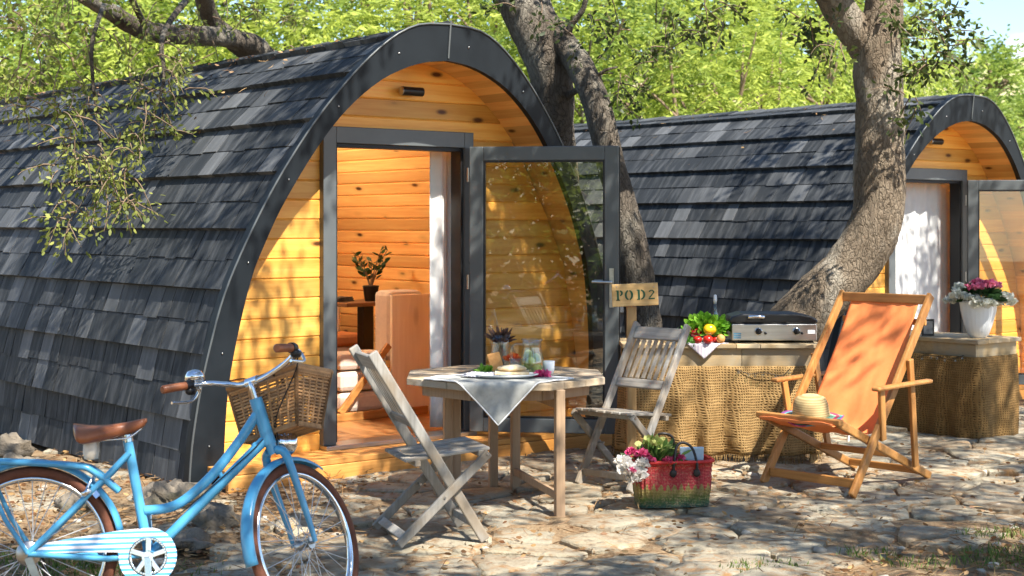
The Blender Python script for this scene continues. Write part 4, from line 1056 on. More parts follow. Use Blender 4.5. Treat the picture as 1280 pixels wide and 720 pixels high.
# ------------------------------------------------------------------ red and green basket with flowers
bk = thing('shopping_basket', 'woven red, yellow and green shopping basket standing on the flagstones', 'basket', (.905, 8.62, .015), R(8))
def bask():
    mb = MB(); n = 96; zs = np.linspace(0, .255, 26); vs = []; fs = []
    def prof(z, k):
        a = 6.2832 * k / n; f = 1 + .10 * z / .255; e = .45
        cx_, sy_ = math.cos(a), math.sin(a)
        x = .205 * f * math.copysign(abs(cx_) ** e, cx_); y = .105 * f * math.copysign(abs(sy_) ** e, sy_)
        rib = .004 * (1 if (k // 2) % 2 else -1) if .07 < z < .17 else .003 * math.sin(z * 400)
        return (x * (1 + rib * 4), y * (1 + rib * 8), z)
    for z in zs:
        for k in range(n): vs.append(prof(z, k))
    for l in range(len(zs) - 1):
        for k in range(n): fs.append((l * n + k, l * n + (k + 1) % n, (l + 1) * n + (k + 1) % n, (l + 1) * n + k))
    fs.append(tuple(range(n))[::-1]); mb.add(vs, fs, 0, True)
    m, nt, out = newmat('dyed_palm_weave'); p = N(nt, 'ShaderNodeBsdfPrincipled', Roughness=.6); nt.links.new(p.outputs[0], out.inputs[0])
    tc = N(nt, 'ShaderNodeTexCoord'); s_ = N(nt, 'ShaderNodeSeparateXYZ'); nt.links.new(tc.outputs['Object'], s_.inputs[0])
    nz = noise_(nt, tc.outputs['Object'], 40, 4); z_ = math_(nt, 'ADD', s_.outputs[2], math_(nt, 'MULTIPLY', math_(nt, 'SUBTRACT', nz, .5), .05))
    sa = math_(nt, 'SINE', math_(nt, 'MULTIPLY', s_.outputs[0], 160)); z2 = math_(nt, 'MULTIPLY_ADD', sa, .016, z_)
    c_ = mixc(nt, ramp(nt, z_, .0, .05), (.02, .10, .075), (.11, .16, .03)); c_ = mixc(nt, ramp(nt, z_, .05, .085), c_, (.36, .27, .07))
    c_ = mixc(nt, math_(nt, 'GREATER_THAN', z2, .115), c_, (.55, .045, .055)); c_ = mixc(nt, ramp(nt, z_, .19, .23), c_, (.58, .035, .02))
    c_ = mixc(nt, math_(nt, 'MULTIPLY', ramp(nt, noise_(nt, tc.outputs['Object'], 90, 3), .5, .62), .35), c_, (.60, .38, .22))
    nt.links.new(c_, p.inputs['Base Color'])
    b_ = N(nt, 'ShaderNodeBump', Strength=.8, Distance=.006)
    h_ = math_(nt, 'ADD', math_(nt, 'SINE', math_(nt, 'MULTIPLY', s_.outputs[2], 760)), math_(nt, 'MULTIPLY', math_(nt, 'SINE', math_(nt, 'MULTIPLY', s_.outputs[0], 420)), .3))
    nt.links.new(h_, b_.inputs['Height']); nt.links.new(b_.outputs[0], p.inputs['Normal'])
    o = mb.build('body', m, bk); o.modifiers.new('solid', 'SOLIDIFY').thickness = .006
    mb = MB(); mb.tube([prof(.255, k) for k in range(n)], .010, 8, closed=True); mb.build('rim', M('red_rim', (.55, .03, .025), (.42, .02, .02), 60, rough=.6), bk)
bask()
for sy, x0, x1, hgt in ((-1, -.02, .115, .36), (1, -.09, .05, .39)):
    mb = MB(); y = sy * .118; mb.tube([(x0, y, .19), (x0 + .005, y * 1.02, .25), (x0 + .025, y * .8, hgt - .02), ((x0 + x1) / 2, y * .7, hgt), (x1 - .02, y * .8, hgt - .03), (x1, y * 1.02, .25), (x1, y, .19)], .008, 8, sm=6)
    for x in (x0, x1): mb.blob((x, sy * .121, .195), .02, 1, 0, 12, 1, (1, .35, 1.2))
    mb.build('handle', M('black_leather', (.015, .012, .011), rough=.45), bk)
def bw(x, y, z): q = Matrix.Rotation(R(8), 3, 'Z') @ Vector((x, y, z)); return (q.x + .905, q.y + 8.62, q.z + .015)
bq = thing('flower_bouquet', 'bouquet of white and pink flowers spilling out of the red and green basket', 'bouquet', bw(-.1, -.02, .22), R(8))
d = rdir(150); d[:, 2] = np.abs(d[:, 2]); leaves('foliage', d * np.array((.16, .08, .10)) * rng.uniform(.3, 1, (150, 1)), d, rng.uniform(.05, .10, 150), .03, leafmat('bouquet_leaf', (.05, .12, .03), (.18, .30, .07)), bq)
mb = MB()
for k in range(8): mb.tube([(.06, 0, -.08), (-.14 + k * .03, (k % 3 - 1) * .05, .04)], .003, 5)
mb.build('stems', m_twig, bq)
for (x, y, z, r) in ((-.185, -.11, -.01, .07), (-.13, -.12, -.03, .065), (-.20, -.05, .03, .055), (-.10, -.11, .025, .05), (-.155, -.13, -.055, .045)):
    flower('white_bloom', (x, y, z), r, 80, (.70, .66, .60), (.82, .80, .76), '', 'white bloom', parent=bq, sq=(1, 1, .9))
for (x, y, z, r) in ((-.17, -.15, .0, .03), (-.09, -.06, .075, .05), (-.14, -.03, .08, .045), (.115, -.06, .045, .05), (.06, -.08, .04, .04), (-.05, -.09, .05, .035)):
    flower('pink_bloom', (x, y, z), r, 60, (.55, .03, .14), (.78, .18, .34), '', 'pink bloom', parent=bq)
for (x, y, z) in ((.0, -.02, .12), (.04, .0, .10), (-.03, .02, .13)):
    flower('lily_leaves', (x, y, z), .075, 22, (.22, .34, .08), (.45, .46, .16), '', 'green leaf', parent=bq)
mb = MB(); mb.box((0, 0, .03), (.135, .02, .17), Matrix.Rotation(R(12), 3, 'X')); tag(mb.build('paper_book', M('pale_blue_paper', (.56, .70, .78), (.50, .64, .74), 12, rough=.7), bev=.002), 'pale blue paperback standing in the red and green basket', 'book', loc=bw(.115, .0, .21), rz=R(2))

# ------------------------------------------------------------------ bicycle
bike = thing('bicycle', 'light blue step-through bicycle with brown saddle, brown tyres and wicker basket', 'bicycle', (-1.885, 5.93, -.02), R(8.4))
bike.rotation_euler = (R(-7.5), 0, R(8.4))
HT, HB = Vector((.872, 0, .915)), Vector((.925, 0, .745)); AX = (HT - HB).normalized()
SM = Matrix.Translation(HB) @ Matrix.Rotation(R(52), 4, AX) @ Matrix.Translation(-HB)
def steer(mb): mb.v = [tuple(SM @ Vector(q)) for q in mb.v]; return mb
HUB = Vector((1.075, 0, .335))
def wheel(c, st=False):
    f = steer if st else (lambda m_: m_)
    def ring(Rr, r, n=64, k=8, sx=1.0, dy=0):
        mb = MB(); mb.tube([(c[0] + Rr * math.cos(6.28319 * i / n), c[1] + dy, c[2] + Rr * math.sin(6.28319 * i / n)) for i in range(n)], r, k, closed=True, sx=sx); return mb
    w_ = f(ring(.288, .011, 72, 8, 1.5)).build('wheel', m_chrome, bike)
    f(ring(.3135, .0215, 80, 12)).build('tyre', m_tyre, w_)
    mb = MB()
    for i in range(32):
        a = 6.28319 * i / 32; sy = 1 if i % 2 else -1; a2 = a + (.75 if (i // 2) % 2 else -.75)
        mb.tube([(c[0] + .02 * math.cos(a2), c[1] + sy * .03, c[2] + .02 * math.sin(a2)), (c[0] + .282 * math.cos(a), c[1], c[2] + .282 * math.sin(a))], .0019, 4, caps=False)
    f(mb).build('spokes', m_spoke, w_)
    mb = MB(); mb.tube([(c[0], -.055, c[2]), (c[0], .055, c[2])], .006, 8); mb.tube([(c[0], -.036, c[2]), (c[0], -.03, c[2]), (c[0], -.0295, c[2]), (c[0], .0295, c[2]), (c[0], .03, c[2]), (c[0], .036, c[2])], [.024, .024, .014, .014, .024, .024], 14)
    f(mb).build('hub', m_steel, w_)
wheel((0, 0, .335)); wheel(HUB, True)
def guard(c, a0, a1, Rr, st=False):
    mb = MB(); n = 40; pr = [(-.030, -.018), (-.026, -.006), (-.014, .003), (0, .006), (.014, .003), (.026, -.006), (.030, -.018)]; vs = []; fs = []
    for i in range(n + 1):
        a = R(a0 + (a1 - a0) * i / n)
        for (y, dr) in pr: vs.append((c[0] + (Rr + dr) * math.cos(a), c[1] + y, c[2] + (Rr + dr) * math.sin(a)))
    k = len(pr)
    for i in range(n):
        for q in range(k - 1): fs.append((i * k + q, i * k + q + 1, (i + 1) * k + q + 1, (i + 1) * k + q))
    mb.add(vs, fs, 0, True)
    if st: steer(mb)
    o = mb.build('mudguard', m_blue, bike); o.modifiers.new('solid', 'SOLIDIFY').thickness = .002
guard((0, 0, .335), 12, 205, .358); guard(HUB, 66, 196, .356, True)
T = lambda nm, mat, pts, r, sm=0, n=12, st=False, par=bike, **k: _T(nm, mat, pts, r, sm, n, st, par, **k)
def _T(nm, mat, segs, r, sm, n, st, par):
    mb = MB()
    if not isinstance(segs[0][0], (tuple, list, Vector)): segs = [segs]
    for s_ in segs: mb.tube(s_, r, n, sm=sm)
    if st: steer(mb)
    return mb.build(nm, mat, par)
BB = (.455, 0, .31); ST = (.365, 0, .765)
mb = MB()
mb.tube([(.885, 0, .873), (.80, 0, .745), (.70, 0, .62), (.60, 0, .53), (.53, 0, .495), (.435, 0, .485)], .020, 12, sm=6)
mb.tube([(.918, 0, .765), BB], .021, 12)
mb.tube([BB, ST], .020, 12)
mb.tube([HT + AX * .008, HB - AX * .008], .027, 14)
mb.tube([(.455, -.04, .31), (.455, .04, .31)], .023, 14)
for sy in (-1, 1):
    mb.tube([(.375, sy * .018, .715), (.30, sy * .035, .635), (.0, sy * .058, .335)], .0125, 10)
    mb.tube([(.43, sy * .028, .315), (.30, sy * .045, .305), (.0, sy * .058, .335)], .0125, 10)
mb.tube([(.86, 0, .742), (.875, 0, .722)], .012, 8); mb.tube([(.72, 0, .645), (.735, 0, .613)], .009, 8)
mb.build('frame', m_blue, bike)
mb = MB()
for sy in (-1, 1):
    mb.tube([(-.36, sy * .05, .69), (-.1, sy * .055, .69), (.17, sy * .055, .668), (.24, sy * .05, .645), (.335, sy * .02, .565)], .0125, 8, sm=4)
    mb.tube([(-.19, sy * .056, .688), (-.09, sy * .062, .47), (.0, sy * .064, .335)], .0095, 8)
mb.tube([(-.36, -.05, .69), (-.385, 0, .69), (-.36, .05, .69)], .0095, 8, sm=4)
for x in (-.26, -.12, .02, .14): mb.tube([(x, -.055, .69 - max(0, x) * .14), (x, .055, .69 - max(0, x) * .14)], .006, 6)
mb.build('rear_rack', m_blue, bike)
mb = MB()
mb.tube([(.945, 0, .70), (.925, 0, .745)], .022, 12)
for sy in (-1, 1): mb.tube([(.940, sy * .02, .712), (.955, sy * .050, .69), (.985, sy * .058, .60), (1.05, sy * .056, .42), (HUB.x, sy * .056, .335)], [.018, .018, .0165, .0125, .010], 10, sm=4)
steer(mb).build('fork', m_blue, bike)
# stem, bars, grips
mb = MB(); mb.tube([HT + AX * .0, HT + AX * .060, HT + AX * .075 + Vector((.01, 0, .004)), (.865, 0, .992)], .0135, 12, sm=3); mb.tube([(.865, -.03, .992), (.865, .03, .992)], .021, 12)
steer(mb).build('stem', m_chrome, bike)
mb = MB(); hb = [(-.19, -.305, 1.02), (-.09, -.285, 1.042), (0, -.235, 1.05), (.02, -.16, 1.028), (.0, -.06, .994), (0, 0, .992)]
hb = [(x + .865, y, z) for x, y, z in hb]; hb = hb + [(x, -y, z) for x, y, z in hb[-2::-1]]
mb.tube(hb, .0115, 12, sm=6); steer(mb).build('handlebar', m_chrome, bike)
for sg in (-1, 1):
    mb = MB(); a, b_ = Vector((.675, sg * .305, 1.02)), Vector((.775, sg * .285, 1.042))
    a += (a - b_) * .12; mb.tube([a, a + (b_ - a) * .04, b_ - (b_ - a) * .05, b_], [.013, .0175, .0165, .018], 14); steer(mb).build('grip', m_leather, bike)
    mb = MB(); mb.tube([b_, b_ + (b_ - a) * .16, b_ + (b_ - a) * .34], [.021, .022, .017], 14); mb.blob(b_ + Vector((.03, 0, -.02)), .022, 2, .2, 10, 1.5, (1.3, 1, .8)); steer(mb).build('shifter', m_black, bike)
    mb = MB(); mb.tube([b_ + (b_ - a) * .3, b_ + (b_ - a) * .38 + Vector((.03, 0, -.02)), b_ + Vector((.05, sg * .02, -.055)), b_ + Vector((-.05, sg * .035, -.07))], [.009, .008, .006, .006], 8, sm=4); steer(mb).build('brake_lever', m_chrome, bike)
mb = MB(); mb.lathe([(.036, 0), (.041, .006), (.040, .018), (.032, .036), (.016, .045), (0, .047)], 24, (.825, .275, 1.068)); mb.lathe([(0, -.002), (.036, -.002), (.037, .002)], 20, (.825, .275, 1.064)); mb.tube([(.82, .27, 1.042), (.825, .275, 1.066)], .009, 8); steer(mb).build('bell', m_chrome, bike)
cb = []
for sg in (-1, 1):
    cb += [[(.90, sg * .24, 1.055), (1.00, sg * .20, 1.06), (1.05, sg * .09, .98), (1.0, sg * .02, .86), (.965, 0, .76)], [(.90, sg * .25, 1.05), (.97, sg * .12, 1.05), (.97, sg * .045, .95), (.93, sg * .03, .80)]]
cb[0] = [(.87, -.24, 1.03), (.915, -.19, 1.0), (.918, -.13, .93), (.918, -.06, .84), (.945, -.03, .77), (.985, -.01, .745)]
mb = MB()
for c_ in cb: mb.tube(c_, .0027, 6, sm=7)
steer(mb).build('brake_cable', m_rubber, bike)
mb = MB(); mb.tube([(.935, .0, .80), (.86, -.028, .715), (.70, -.024, .575), (.58, -.022, .475), (.52, -.022, .455), (.46, -.02, .45)], .0026, 6, sm=5); mb.build('frame_cable', m_rubber, bike)
mb = MB(); rx = Matrix.Rotation(R(90), 3, 'Y')
mb.lathe([(0, -.065), (.022, -.06), (.042, -.03), (.050, 0), (.052, .012), (.049, .014)], 22, (1.03, 0, .752), axis=rx); mb.tube([(.965, 0, .70), (.985, 0, .73)], .006, 8); o = steer(mb).build('headlight', m_chrome, bike)
mb = MB(); mb.lathe([(.039, .012), (.03, .019), (0, .022)], 20, (1.03, 0, .752), axis=rx); steer(mb).build('lens', m_clear, o)
# wicker basket on the bars
def front_basket():
    mb = MB(); rr_ = random.Random(8); z0, z1 = .785, 1.015
    def cor(f): w_, d0, d1 = .145 + .04 * f, .935 - .012 * f, 1.085 + .06 * f; return [(d0, -w_), (d1, -w_), (d1, w_), (d0, w_)]
    z_at = lambda f: z0 + (z1 - z0) * f
    def loop(f, th, hh, out=0):
        c_ = cor(f); z = z_at(f)
        for i in range(4):
            a, b_ = c_[i], c_[(i + 1) % 4]; mb.bar((a[0], a[1], z), (b_[0], b_[1], z), hh, th, side=(0, 0, 1), tint=rr_.uniform(-1, 1))
    for k in range(16): loop(.04 + k * .06, .006, .0075)
    for f in (.0, .02, .93, .96, .99): loop(f, .012, .014)
    for i in range(4):
        c0, c1 = cor(0), cor(1); a0, b0, a1, b1 = Vector((*c0[i], z0)), Vector((*c0[(i + 1) % 4], z0)), Vector((*c1[i], z1)), Vector((*c1[(i + 1) % 4], z1))
        n = 5 if i % 2 == 0 else 7
        for k in range(n + 1): mb.tube([a0.lerp(b0, k / n), a1.lerp(b1, k / n)], .0085 if k in (0, n) else .006, 6, tint=rr_.uniform(-1, 1))
    c0 = cor(0)
    for k in range(12):
        x = c0[0][0] + (c0[1][0] - c0[0][0]) * k / 11; mb.tube([(x, c0[0][1], z0), (x, c0[2][1], z0)], .005, 5, tint=rr_.uniform(-1, 1))
    for k in range(14):
        y = c0[0][1] + (c0[2][1] - c0[0][1]) * k / 13; mb.tube([(c0[0][0], y, z0 + .003), (c0[1][0], y, z0 + .003)], .004, 5, tint=rr_.uniform(-1, 1))
    c1 = cor(1.0); mb.tube([(x, y, z1 + .004) for x, y in c1], .013, 8, closed=True, smooth=False)
    steer(mb).build('wicker_basket', m_wicker, bike)
    mb = MB()
    for sy in (-.07, .07): mb.tube([(.905, sy, 1.01), (.96, sy, 1.0), (.983, sy, .96)], .006, 8); 
    mb.tube([(.95, 0, .715), (.985, 0, .74), (1.06, 0, .762)], .006, 8); steer(mb).build('basket_bracket', m_black, bike)
front_basket()
# saddle and post
mb = MB(); mb.tube([(.372, 0, .73), (.35, 0, .80)], .0125, 12); mb.tube([(.368, 0, .757), (.363, 0, .785)], .021, 12); mb.build('seat_post', m_chrome, bike)
def saddle():
    mb = MB(); n = 30; k = 16; vs = []; fs = []
    for i in range(n + 1):
        t_ = i / n; x = .155 + .285 * t_
        w_ = .10 * (1 - sm01((t_ - .18) / .55)) + .030; w_ *= math.sqrt(max(.02, min(1, t_ / .10))) * math.sqrt(max(.03, min(1, (1 - t_) / .05)))
        top = .835 - .014 * math.sin(math.pi * min(1, t_ * 1.05)) + .016 * t_ ; dep = .080 - .040 * t_; dep *= .25 + .75 * math.sqrt(min(1, t_ / .16)); dep *= .4 + .6 * math.sqrt(min(1, (1 - t_) / .10))
        for j_ in range(k):
            a = 2 * math.pi * j_ / k; y = w_ * math.copysign(abs(math.cos(a)) ** .8, math.cos(a)); s_ = math.sin(a)
            z = top - dep * .5 + dep * .5 * math.copysign(abs(s_) ** .7, s_) - .018 * (y / .11) ** 2 * (1 - t_)
            vs.append((x, y, z))
    for i in range(n):
        for j_ in range(k): fs.append((i * k + j_, i * k + (j_ + 1) % k, (i + 1) * k + (j_ + 1) % k, (i + 1) * k + j_))
    fs += [tuple(range(k)), tuple(range(n * k, n * k + k))[::-1]]
    mb.add(vs, fs, 0, True); sd = mb.build('saddle', m_leather, bike)
    mb = MB()
    for sy in (-1, 1):
        mb.tube([(.215 + .018 * math.cos(a * 1.0), sy * .05 + .018 * math.sin(a), .750 + .045 * a / 25) for a in np.linspace(0, 25, 70)], .004, 6)
        mb.lathe([(0, .785), (.022, .785), (.024, .795), (0, .797)], 14, (.215, sy * .05, 0))
        mb.tube([(.235, sy * .035, .765), (.30, sy * .026, .768), (.37, sy * .02, .775), (.42, sy * .012, .81)], .004, 6, sm=4)
    mb.build('saddle_springs', m_chrome, sd)
    for sy in (-1, 1):
        mb = MB(); mb.lathe([(0, .690), (.022, .694), (.027, .72), (.025, .762), (0, .768)], 14, (.225, sy * .045, 0)); mb.build('spring_cover', m_cream, sd)
saddle()
# striped chain guard, chainring, crank
def chain():
    mb = MB(); y0, y1 = -.062, -.056; n = 36; cx_, cz = BB[0], BB[2]
    for i in range(n):
        a, b_ = 6.28319 * i / n, 6.28319 * (i + 1) / n
        q = [(cx_ + r * math.cos(t_), cz + r * math.sin(t_)) for r, t_ in ((.112, a), (.112, b_), (.076, b_), (.076, a))]
        mb.prism([(x, y0, z) for x, z in q], [(x, y1, z) for x, z in q])
    q = [(.03, .345), (.07, .375), (.18, .392), (.33, .412), (.42, .419), (.375, .345), (.345, .33), (.20, .335), (.06, .335)]
    mb.prism([(x, y0 + .0005, z) for x, z in q], [(x, y1 - .0005, z) for x, z in q])
    q = [(.03, .333), (.345, .329), (.352, .295), (.06, .302)]
    mb.build('chain_guard', stripes('blue_white_stripes', (.09, .36, .62), (.78, .76, .80), 2, .0205, .52, .35), bike)
    mb = MB(); n = 40
    for i in range(n):
        a, b_ = 6.28319 * i / n, 6.28319 * (i + 1) / n
        q = [(cx_ + r * math.cos(t_), cz + r * math.sin(t_)) for r, t_ in ((.074, a), (.074, b_), (.064, b_), (.064, a))]
        mb.prism([(x, -.050, z) for x, z in q], [(x, -.046, z) for x, z in q])
    for k in range(5):
        a = 6.283 * k / 5 + .3; mb.bar((cx_, -.048, cz), (cx_ + .068 * math.cos(a), -.048, cz + .068 * math.sin(a)), .004, .020, side=(0, 1, 0))
    mb.tube([(cx_, -.078, cz), (cx_, -.04, cz)], .022, 16)
    mb.bar((cx_, -.075, cz), (cx_ + .012, -.082, cz - .17), .014, .026, side=(0, 1, 0))
    ck = mb.build('crank', m_chrome, bike, bev=.002)
    mb = MB(); mb.tube([(cx_, .04, cz), (cx_, .082, cz)], .018, 12); mb.bar((cx_, .075, cz), (cx_ - .012, .082, cz + .17 * .98), .014, .024, side=(0, 1, 0)); ck2 = mb.build('crank', m_chrome, bike, bev=.002)
    for (sg, zz) in ((-1, -.17), (1, .167)):
        mb = MB(); c_ = Vector((cx_ - sg * .012, sg * .13, cz + zz)); mb.box(c_, (.085, .075, .022)); mb.tube([(c_.x, sg * .085, c_.z), (c_.x, sg * .16, c_.z)], .006, 8); mb.build('pedal', m_black, ck if sg < 0 else ck2, bev=.005)
chain()
mb = MB(); mb.tube([(.03, .075, .325), (.06, .10, .16), (.085, .16, .012)], .008, 8); mb.build('kickstand', m_black, bike)
mb = MB()
for sy in (-1, 1): mb.bar((.235, sy * .035, .575), (.262, sy * .05, .545), .012, .022); mb.tube([(.20, sy * .045, .545), (.225, sy * .045, .60), (.245, 0, .635)], .006, 8)
mb.lathe([(0, -.02), (.012, -.018), (.012, .02), (0, .022)], 12, (.215, -.055, .565), axis=Matrix.Rotation(R(50), 3, 'Y')); mb.build('rear_brake', m_chrome, bike)
mb = MB(); mb.lathe([(0, -.006), (.045, -.006), (.050, 0), (.045, .006), (0, .006)], 24, (0, -.045, .335), axis=Matrix.Rotation(R(90), 3, 'X')); mb.bar((.0, -.055, .32), (.035, -.06, .24), .012, .03); mb.build('sprocket', m_steel, bike)

# ------------------------------------------------------------------ trees
def trunk(mb, pts, rad, n=40, bump=.04, sm=14, seed=0):
    P, Rr = catmull([Vector(p) for p in pts], rad, sm); k = len(P); rings = []; up = Vector((1, 0, 0))
    for i, p in enumerate(P):
        t_ = (P[min(i + 1, k - 1)] - P[max(i - 1, 0)]).normalized(); up = (up - t_ * up.dot(t_)).normalized(); bn = t_.cross(up); rg = []
        for j_ in range(n):
            a = 2 * math.pi * j_ / n; d_ = up * math.cos(a) + bn * math.sin(a)
            q = p + d_ * Rr[i]; f = 1 + bump * 3 * mnoise.noise(Vector((q.x * 2.2, q.y * 2.2, q.z * 1.5 + seed))) + bump * 1.4 * mnoise.noise(Vector((q.x * 14, q.y * 14, q.z * 6 + seed))) + bump * .8 * mnoise.noise(Vector((q.x * 34, q.y * 34, q.z * 20 + seed)))
            rg.append(p + d_ * Rr[i] * f)
        rings.append(rg)
    vs = [q for rg in rings for q in rg]; fs = [(i * n + j_, i * n + (j_ + 1) % n, (i + 1) * n + (j_ + 1) % n, (i + 1) * n + j_) for i in range(k - 1) for j_ in range(n)]
    mb.add(vs, fs, 0, True); mb.add(rings[-1], [tuple(range(n))], 0)
    return P
def twig_sprays(mb, C, D, T_, starts, rs, n_leaf=26, ln=.5, droop=.3, spread=.5, leafstep=1.0):
    """leafy twigs: each start (point, direction); leaf data are appended to C, D"""
    for (p, d_) in starts:
        p = Vector(p); d_ = Vector(d_).normalized(); L_ = ln * rs.uniform(.6, 1.25); pts = [p.copy()]; q = p.copy(); dd = d_.copy(); st_ = 7
        for i in range(st_):
            dd = (dd + Vector((rs.uniform(-1, 1), rs.uniform(-1, 1), rs.uniform(-1, 1))) * .22 + Vector((0, 0, -droop * .22))).normalized(); q = q + dd * (L_ / st_); pts.append(q.copy())
        mb.tube(pts, list(np.linspace(.006, .002, len(pts))), 4, caps=False)
        for i in range(int(n_leaf)):
            t_ = rs.uniform(.15, 1) * st_; k = min(st_ - 1, int(t_)); x = pts[k].lerp(pts[k + 1], t_ - k)
            a = Vector((rs.gauss(0, 1), rs.gauss(0, 1), rs.gauss(0, 1) - .2)).normalized()
            off = a * rs.uniform(0, .09) * (.5 + spread)
            C.append(x + off); D.append((a + (pts[k + 1] - pts[k]).normalized() * .6).normalized())
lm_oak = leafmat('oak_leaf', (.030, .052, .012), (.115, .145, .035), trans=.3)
lm_sunlit = leafmat('sunlit_oak_leaf', (.10, .14, .028), (.38, .40, .10), trans=.45)  # lighter oak leaf, sunlight put into its colour
lm_lime = leafmat('lime_leaf', (.15, .24, .035), (.58, .64, .12), trans=.5)
lm_green = leafmat('fresh_green_leaf', (.10, .18, .035), (.40, .48, .09), trans=.45)
def canopy(name, clumps, per, size, parent, mat, rs):
    """shade crown: clumps of leaves at (x,y,z,r)"""
    C = []; D = []
    tot = len(clumps)
    for (x, y, z, r) in clumps:
        n = int(per * r * r / .25); u_ = rdir(n) * (r * rng.uniform(.15, 1, n) ** .6)[:, None]; u_[:, 2] *= .6
        C.append(u_ + np.array((x, y, z))); D.append(rdir(n))
    C = np.concatenate(C); D = np.concatenate(D)
    return C, D
P_ = lambda px, py, Y: Vector(((px - 640) / 1900 * Y, Y, 1.6 - (py - 281) * Y / 1900))

# the bent oak in front of the second pod
rs = random.Random(21)
oak = thing('oak_tree', 'thick oak trunk bending out from behind the gas griddle in front of the second pod', 'tree', (1.9, 11.9, 0)); B0 = Vector((1.9, 11.9, 0))
mb = MB(); Y = 11.8
tk = [P_(915, 560, Y), P_(950, 470, Y), P_(1003, 398, Y), P_(1062, 335, Y), P_(1097, 272, Y), P_(1101, 200, Y), P_(1100, 120, Y), P_(1097, 60, Y), P_(1104, 10, Y), P_(1108, -60, Y), P_(1125, -170, Y - .4)]
trunk(mb, [p - B0 for p in tk], [.30, .25, .215, .20, .205, .19, .185, .185, .15, .14, .12], 48, .05, 12, 1)
trunk(mb, [p - B0 for p in (P_(1096, 85, Y), P_(1072, 45, Y), P_(1045, 5, Y - .1), P_(1015, -50, Y - .3), P_(960, -130, Y - .9), P_(900, -210, Y - 1.6))], [.13, .135, .125, .115, .09, .06], 36, .05, 10, 2)
trunk(mb, [p - B0 for p in (P_(1110, -90, Y), P_(1150, -220, Y - 1.4), P_(1080, -300, Y - 3.4), P_(1000, -420, Y - 5))], [.11, .09, .07, .04], 24, .04, 8, 3)
tkm = mb.build('trunk', m_bark, oak)
def vis_sprays(B, spots, name, parent, mat, rs, leaf=(.045, .022), n_leaf=24, ln=.35, droop=.4):
    mb = MB(); C = []; D = []; st = []
    for (px, py, Y_, r, n) in spots:
        c_ = P_(px, py, Y_) - B
        for k in range(n):
            o = Vector((rs.gauss(0, 1), rs.gauss(0, 1), rs.gauss(0, 1))) * r * .5; st.append((c_ + o, (rs.gauss(0, 1), rs.gauss(0, 1), rs.gauss(0, .7) - .2)))
    twig_sprays(mb, C, D, None, st, rs, n_leaf, ln, droop)
    n = len(C); return mb, C, D
def crown_of(parent, B, spots, clumps, mat, rs, leaf, n_leaf, ln, droop, per, csize):
    spots = [(a, b, c, d, n if n < 9 else int(n * .5)) for a, b, c, d, n in spots]; mb, C, D = vis_sprays(B, spots, 'crown', parent, mat, rs, leaf, n_leaf, ln, droop)
    n1 = len(C); C2, D2 = canopy('c', clumps, per, csize, parent, mat, rs); C2 = C2 - np.array(B)
    Ls = np.concatenate([rng.uniform(.75, 1.25, n1) * leaf[0], rng.uniform(.7, 1.3, len(C2)) * csize]); Ws = np.concatenate([rng.uniform(.8, 1.2, n1) * leaf[1], rng.uniform(.8, 1.2, len(C2)) * csize * .55])
    leaves('crown', np.concatenate([np.array([tuple(q) for q in C]).reshape(-1, 3), C2]), np.concatenate([np.array([tuple(q) for q in D]).reshape(-1, 3), D2]), Ls, Ws, mat, parent)
    tw = mb.build('twigs', m_twig); cr = parent.children[-1] if parent.children[-1].name.startswith('crown') else [c for c in parent.children if c.name.startswith('crown')][0]
    cr.data.materials.append(m_twig); import bmesh
    bm = bmesh.new(); bm.from_mesh(cr.data); nf = len(bm.faces); bm.from_mesh(tw.data); bm.faces.ensure_lookup_table()
    for f in bm.faces[nf:]: f.material_index = 1
    bm.to_mesh(cr.data); bm.free(); bpy.data.objects.remove(tw)
def clump_field(x0, x1, y0, y1, z0, z1, n, rs, keep=None, r=(.14, .46)):
    out = []
    while len(out) < n:
        x, y = rs.uniform(x0, x1), rs.uniform(y0, y1)
        if mnoise.noise(Vector((x * 1.15, y * 1.15, 9))) < -.0: continue
        z = rs.uniform(z0, z1)
        if z < 1.6 + .165 * y + .5: z = 1.6 + .165 * y + .5 + rs.uniform(0, .6)      # crowns keep clear of the view under them
        if any(math.hypot(x - a - (z - 5.5) * .47, y - b + (z - 5.5) * .59) < c_ and rs.random() < .75 for a, b, c_ in GAPS): continue
        out.append((x, y, z, rs.uniform(*r)))
    return out
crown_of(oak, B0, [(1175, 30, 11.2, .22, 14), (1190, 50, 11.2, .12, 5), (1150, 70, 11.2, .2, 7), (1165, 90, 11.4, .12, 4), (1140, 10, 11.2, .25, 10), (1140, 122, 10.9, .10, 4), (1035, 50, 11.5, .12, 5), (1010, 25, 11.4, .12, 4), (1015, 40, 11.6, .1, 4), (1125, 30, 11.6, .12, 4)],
         clump_field(.2, 8.6, 2.2, 9.0, 4.3, 6.6, SHADE[0], rs) + clump_field(4.2, 8.4, 9.4, 13.2, 4.8, 6.4, 110, rs) + [(2.25 + rs.gauss(0, .42), 8.45 + rs.gauss(0, .42), rs.uniform(5.1, 5.9), rs.uniform(.22, .42)) for _ in range(34)], lm_oak, rs, (.055, .028), 20, .30, .5, 230, .08)  # two unseen extra leaf groups, added to shade second pod and door wall

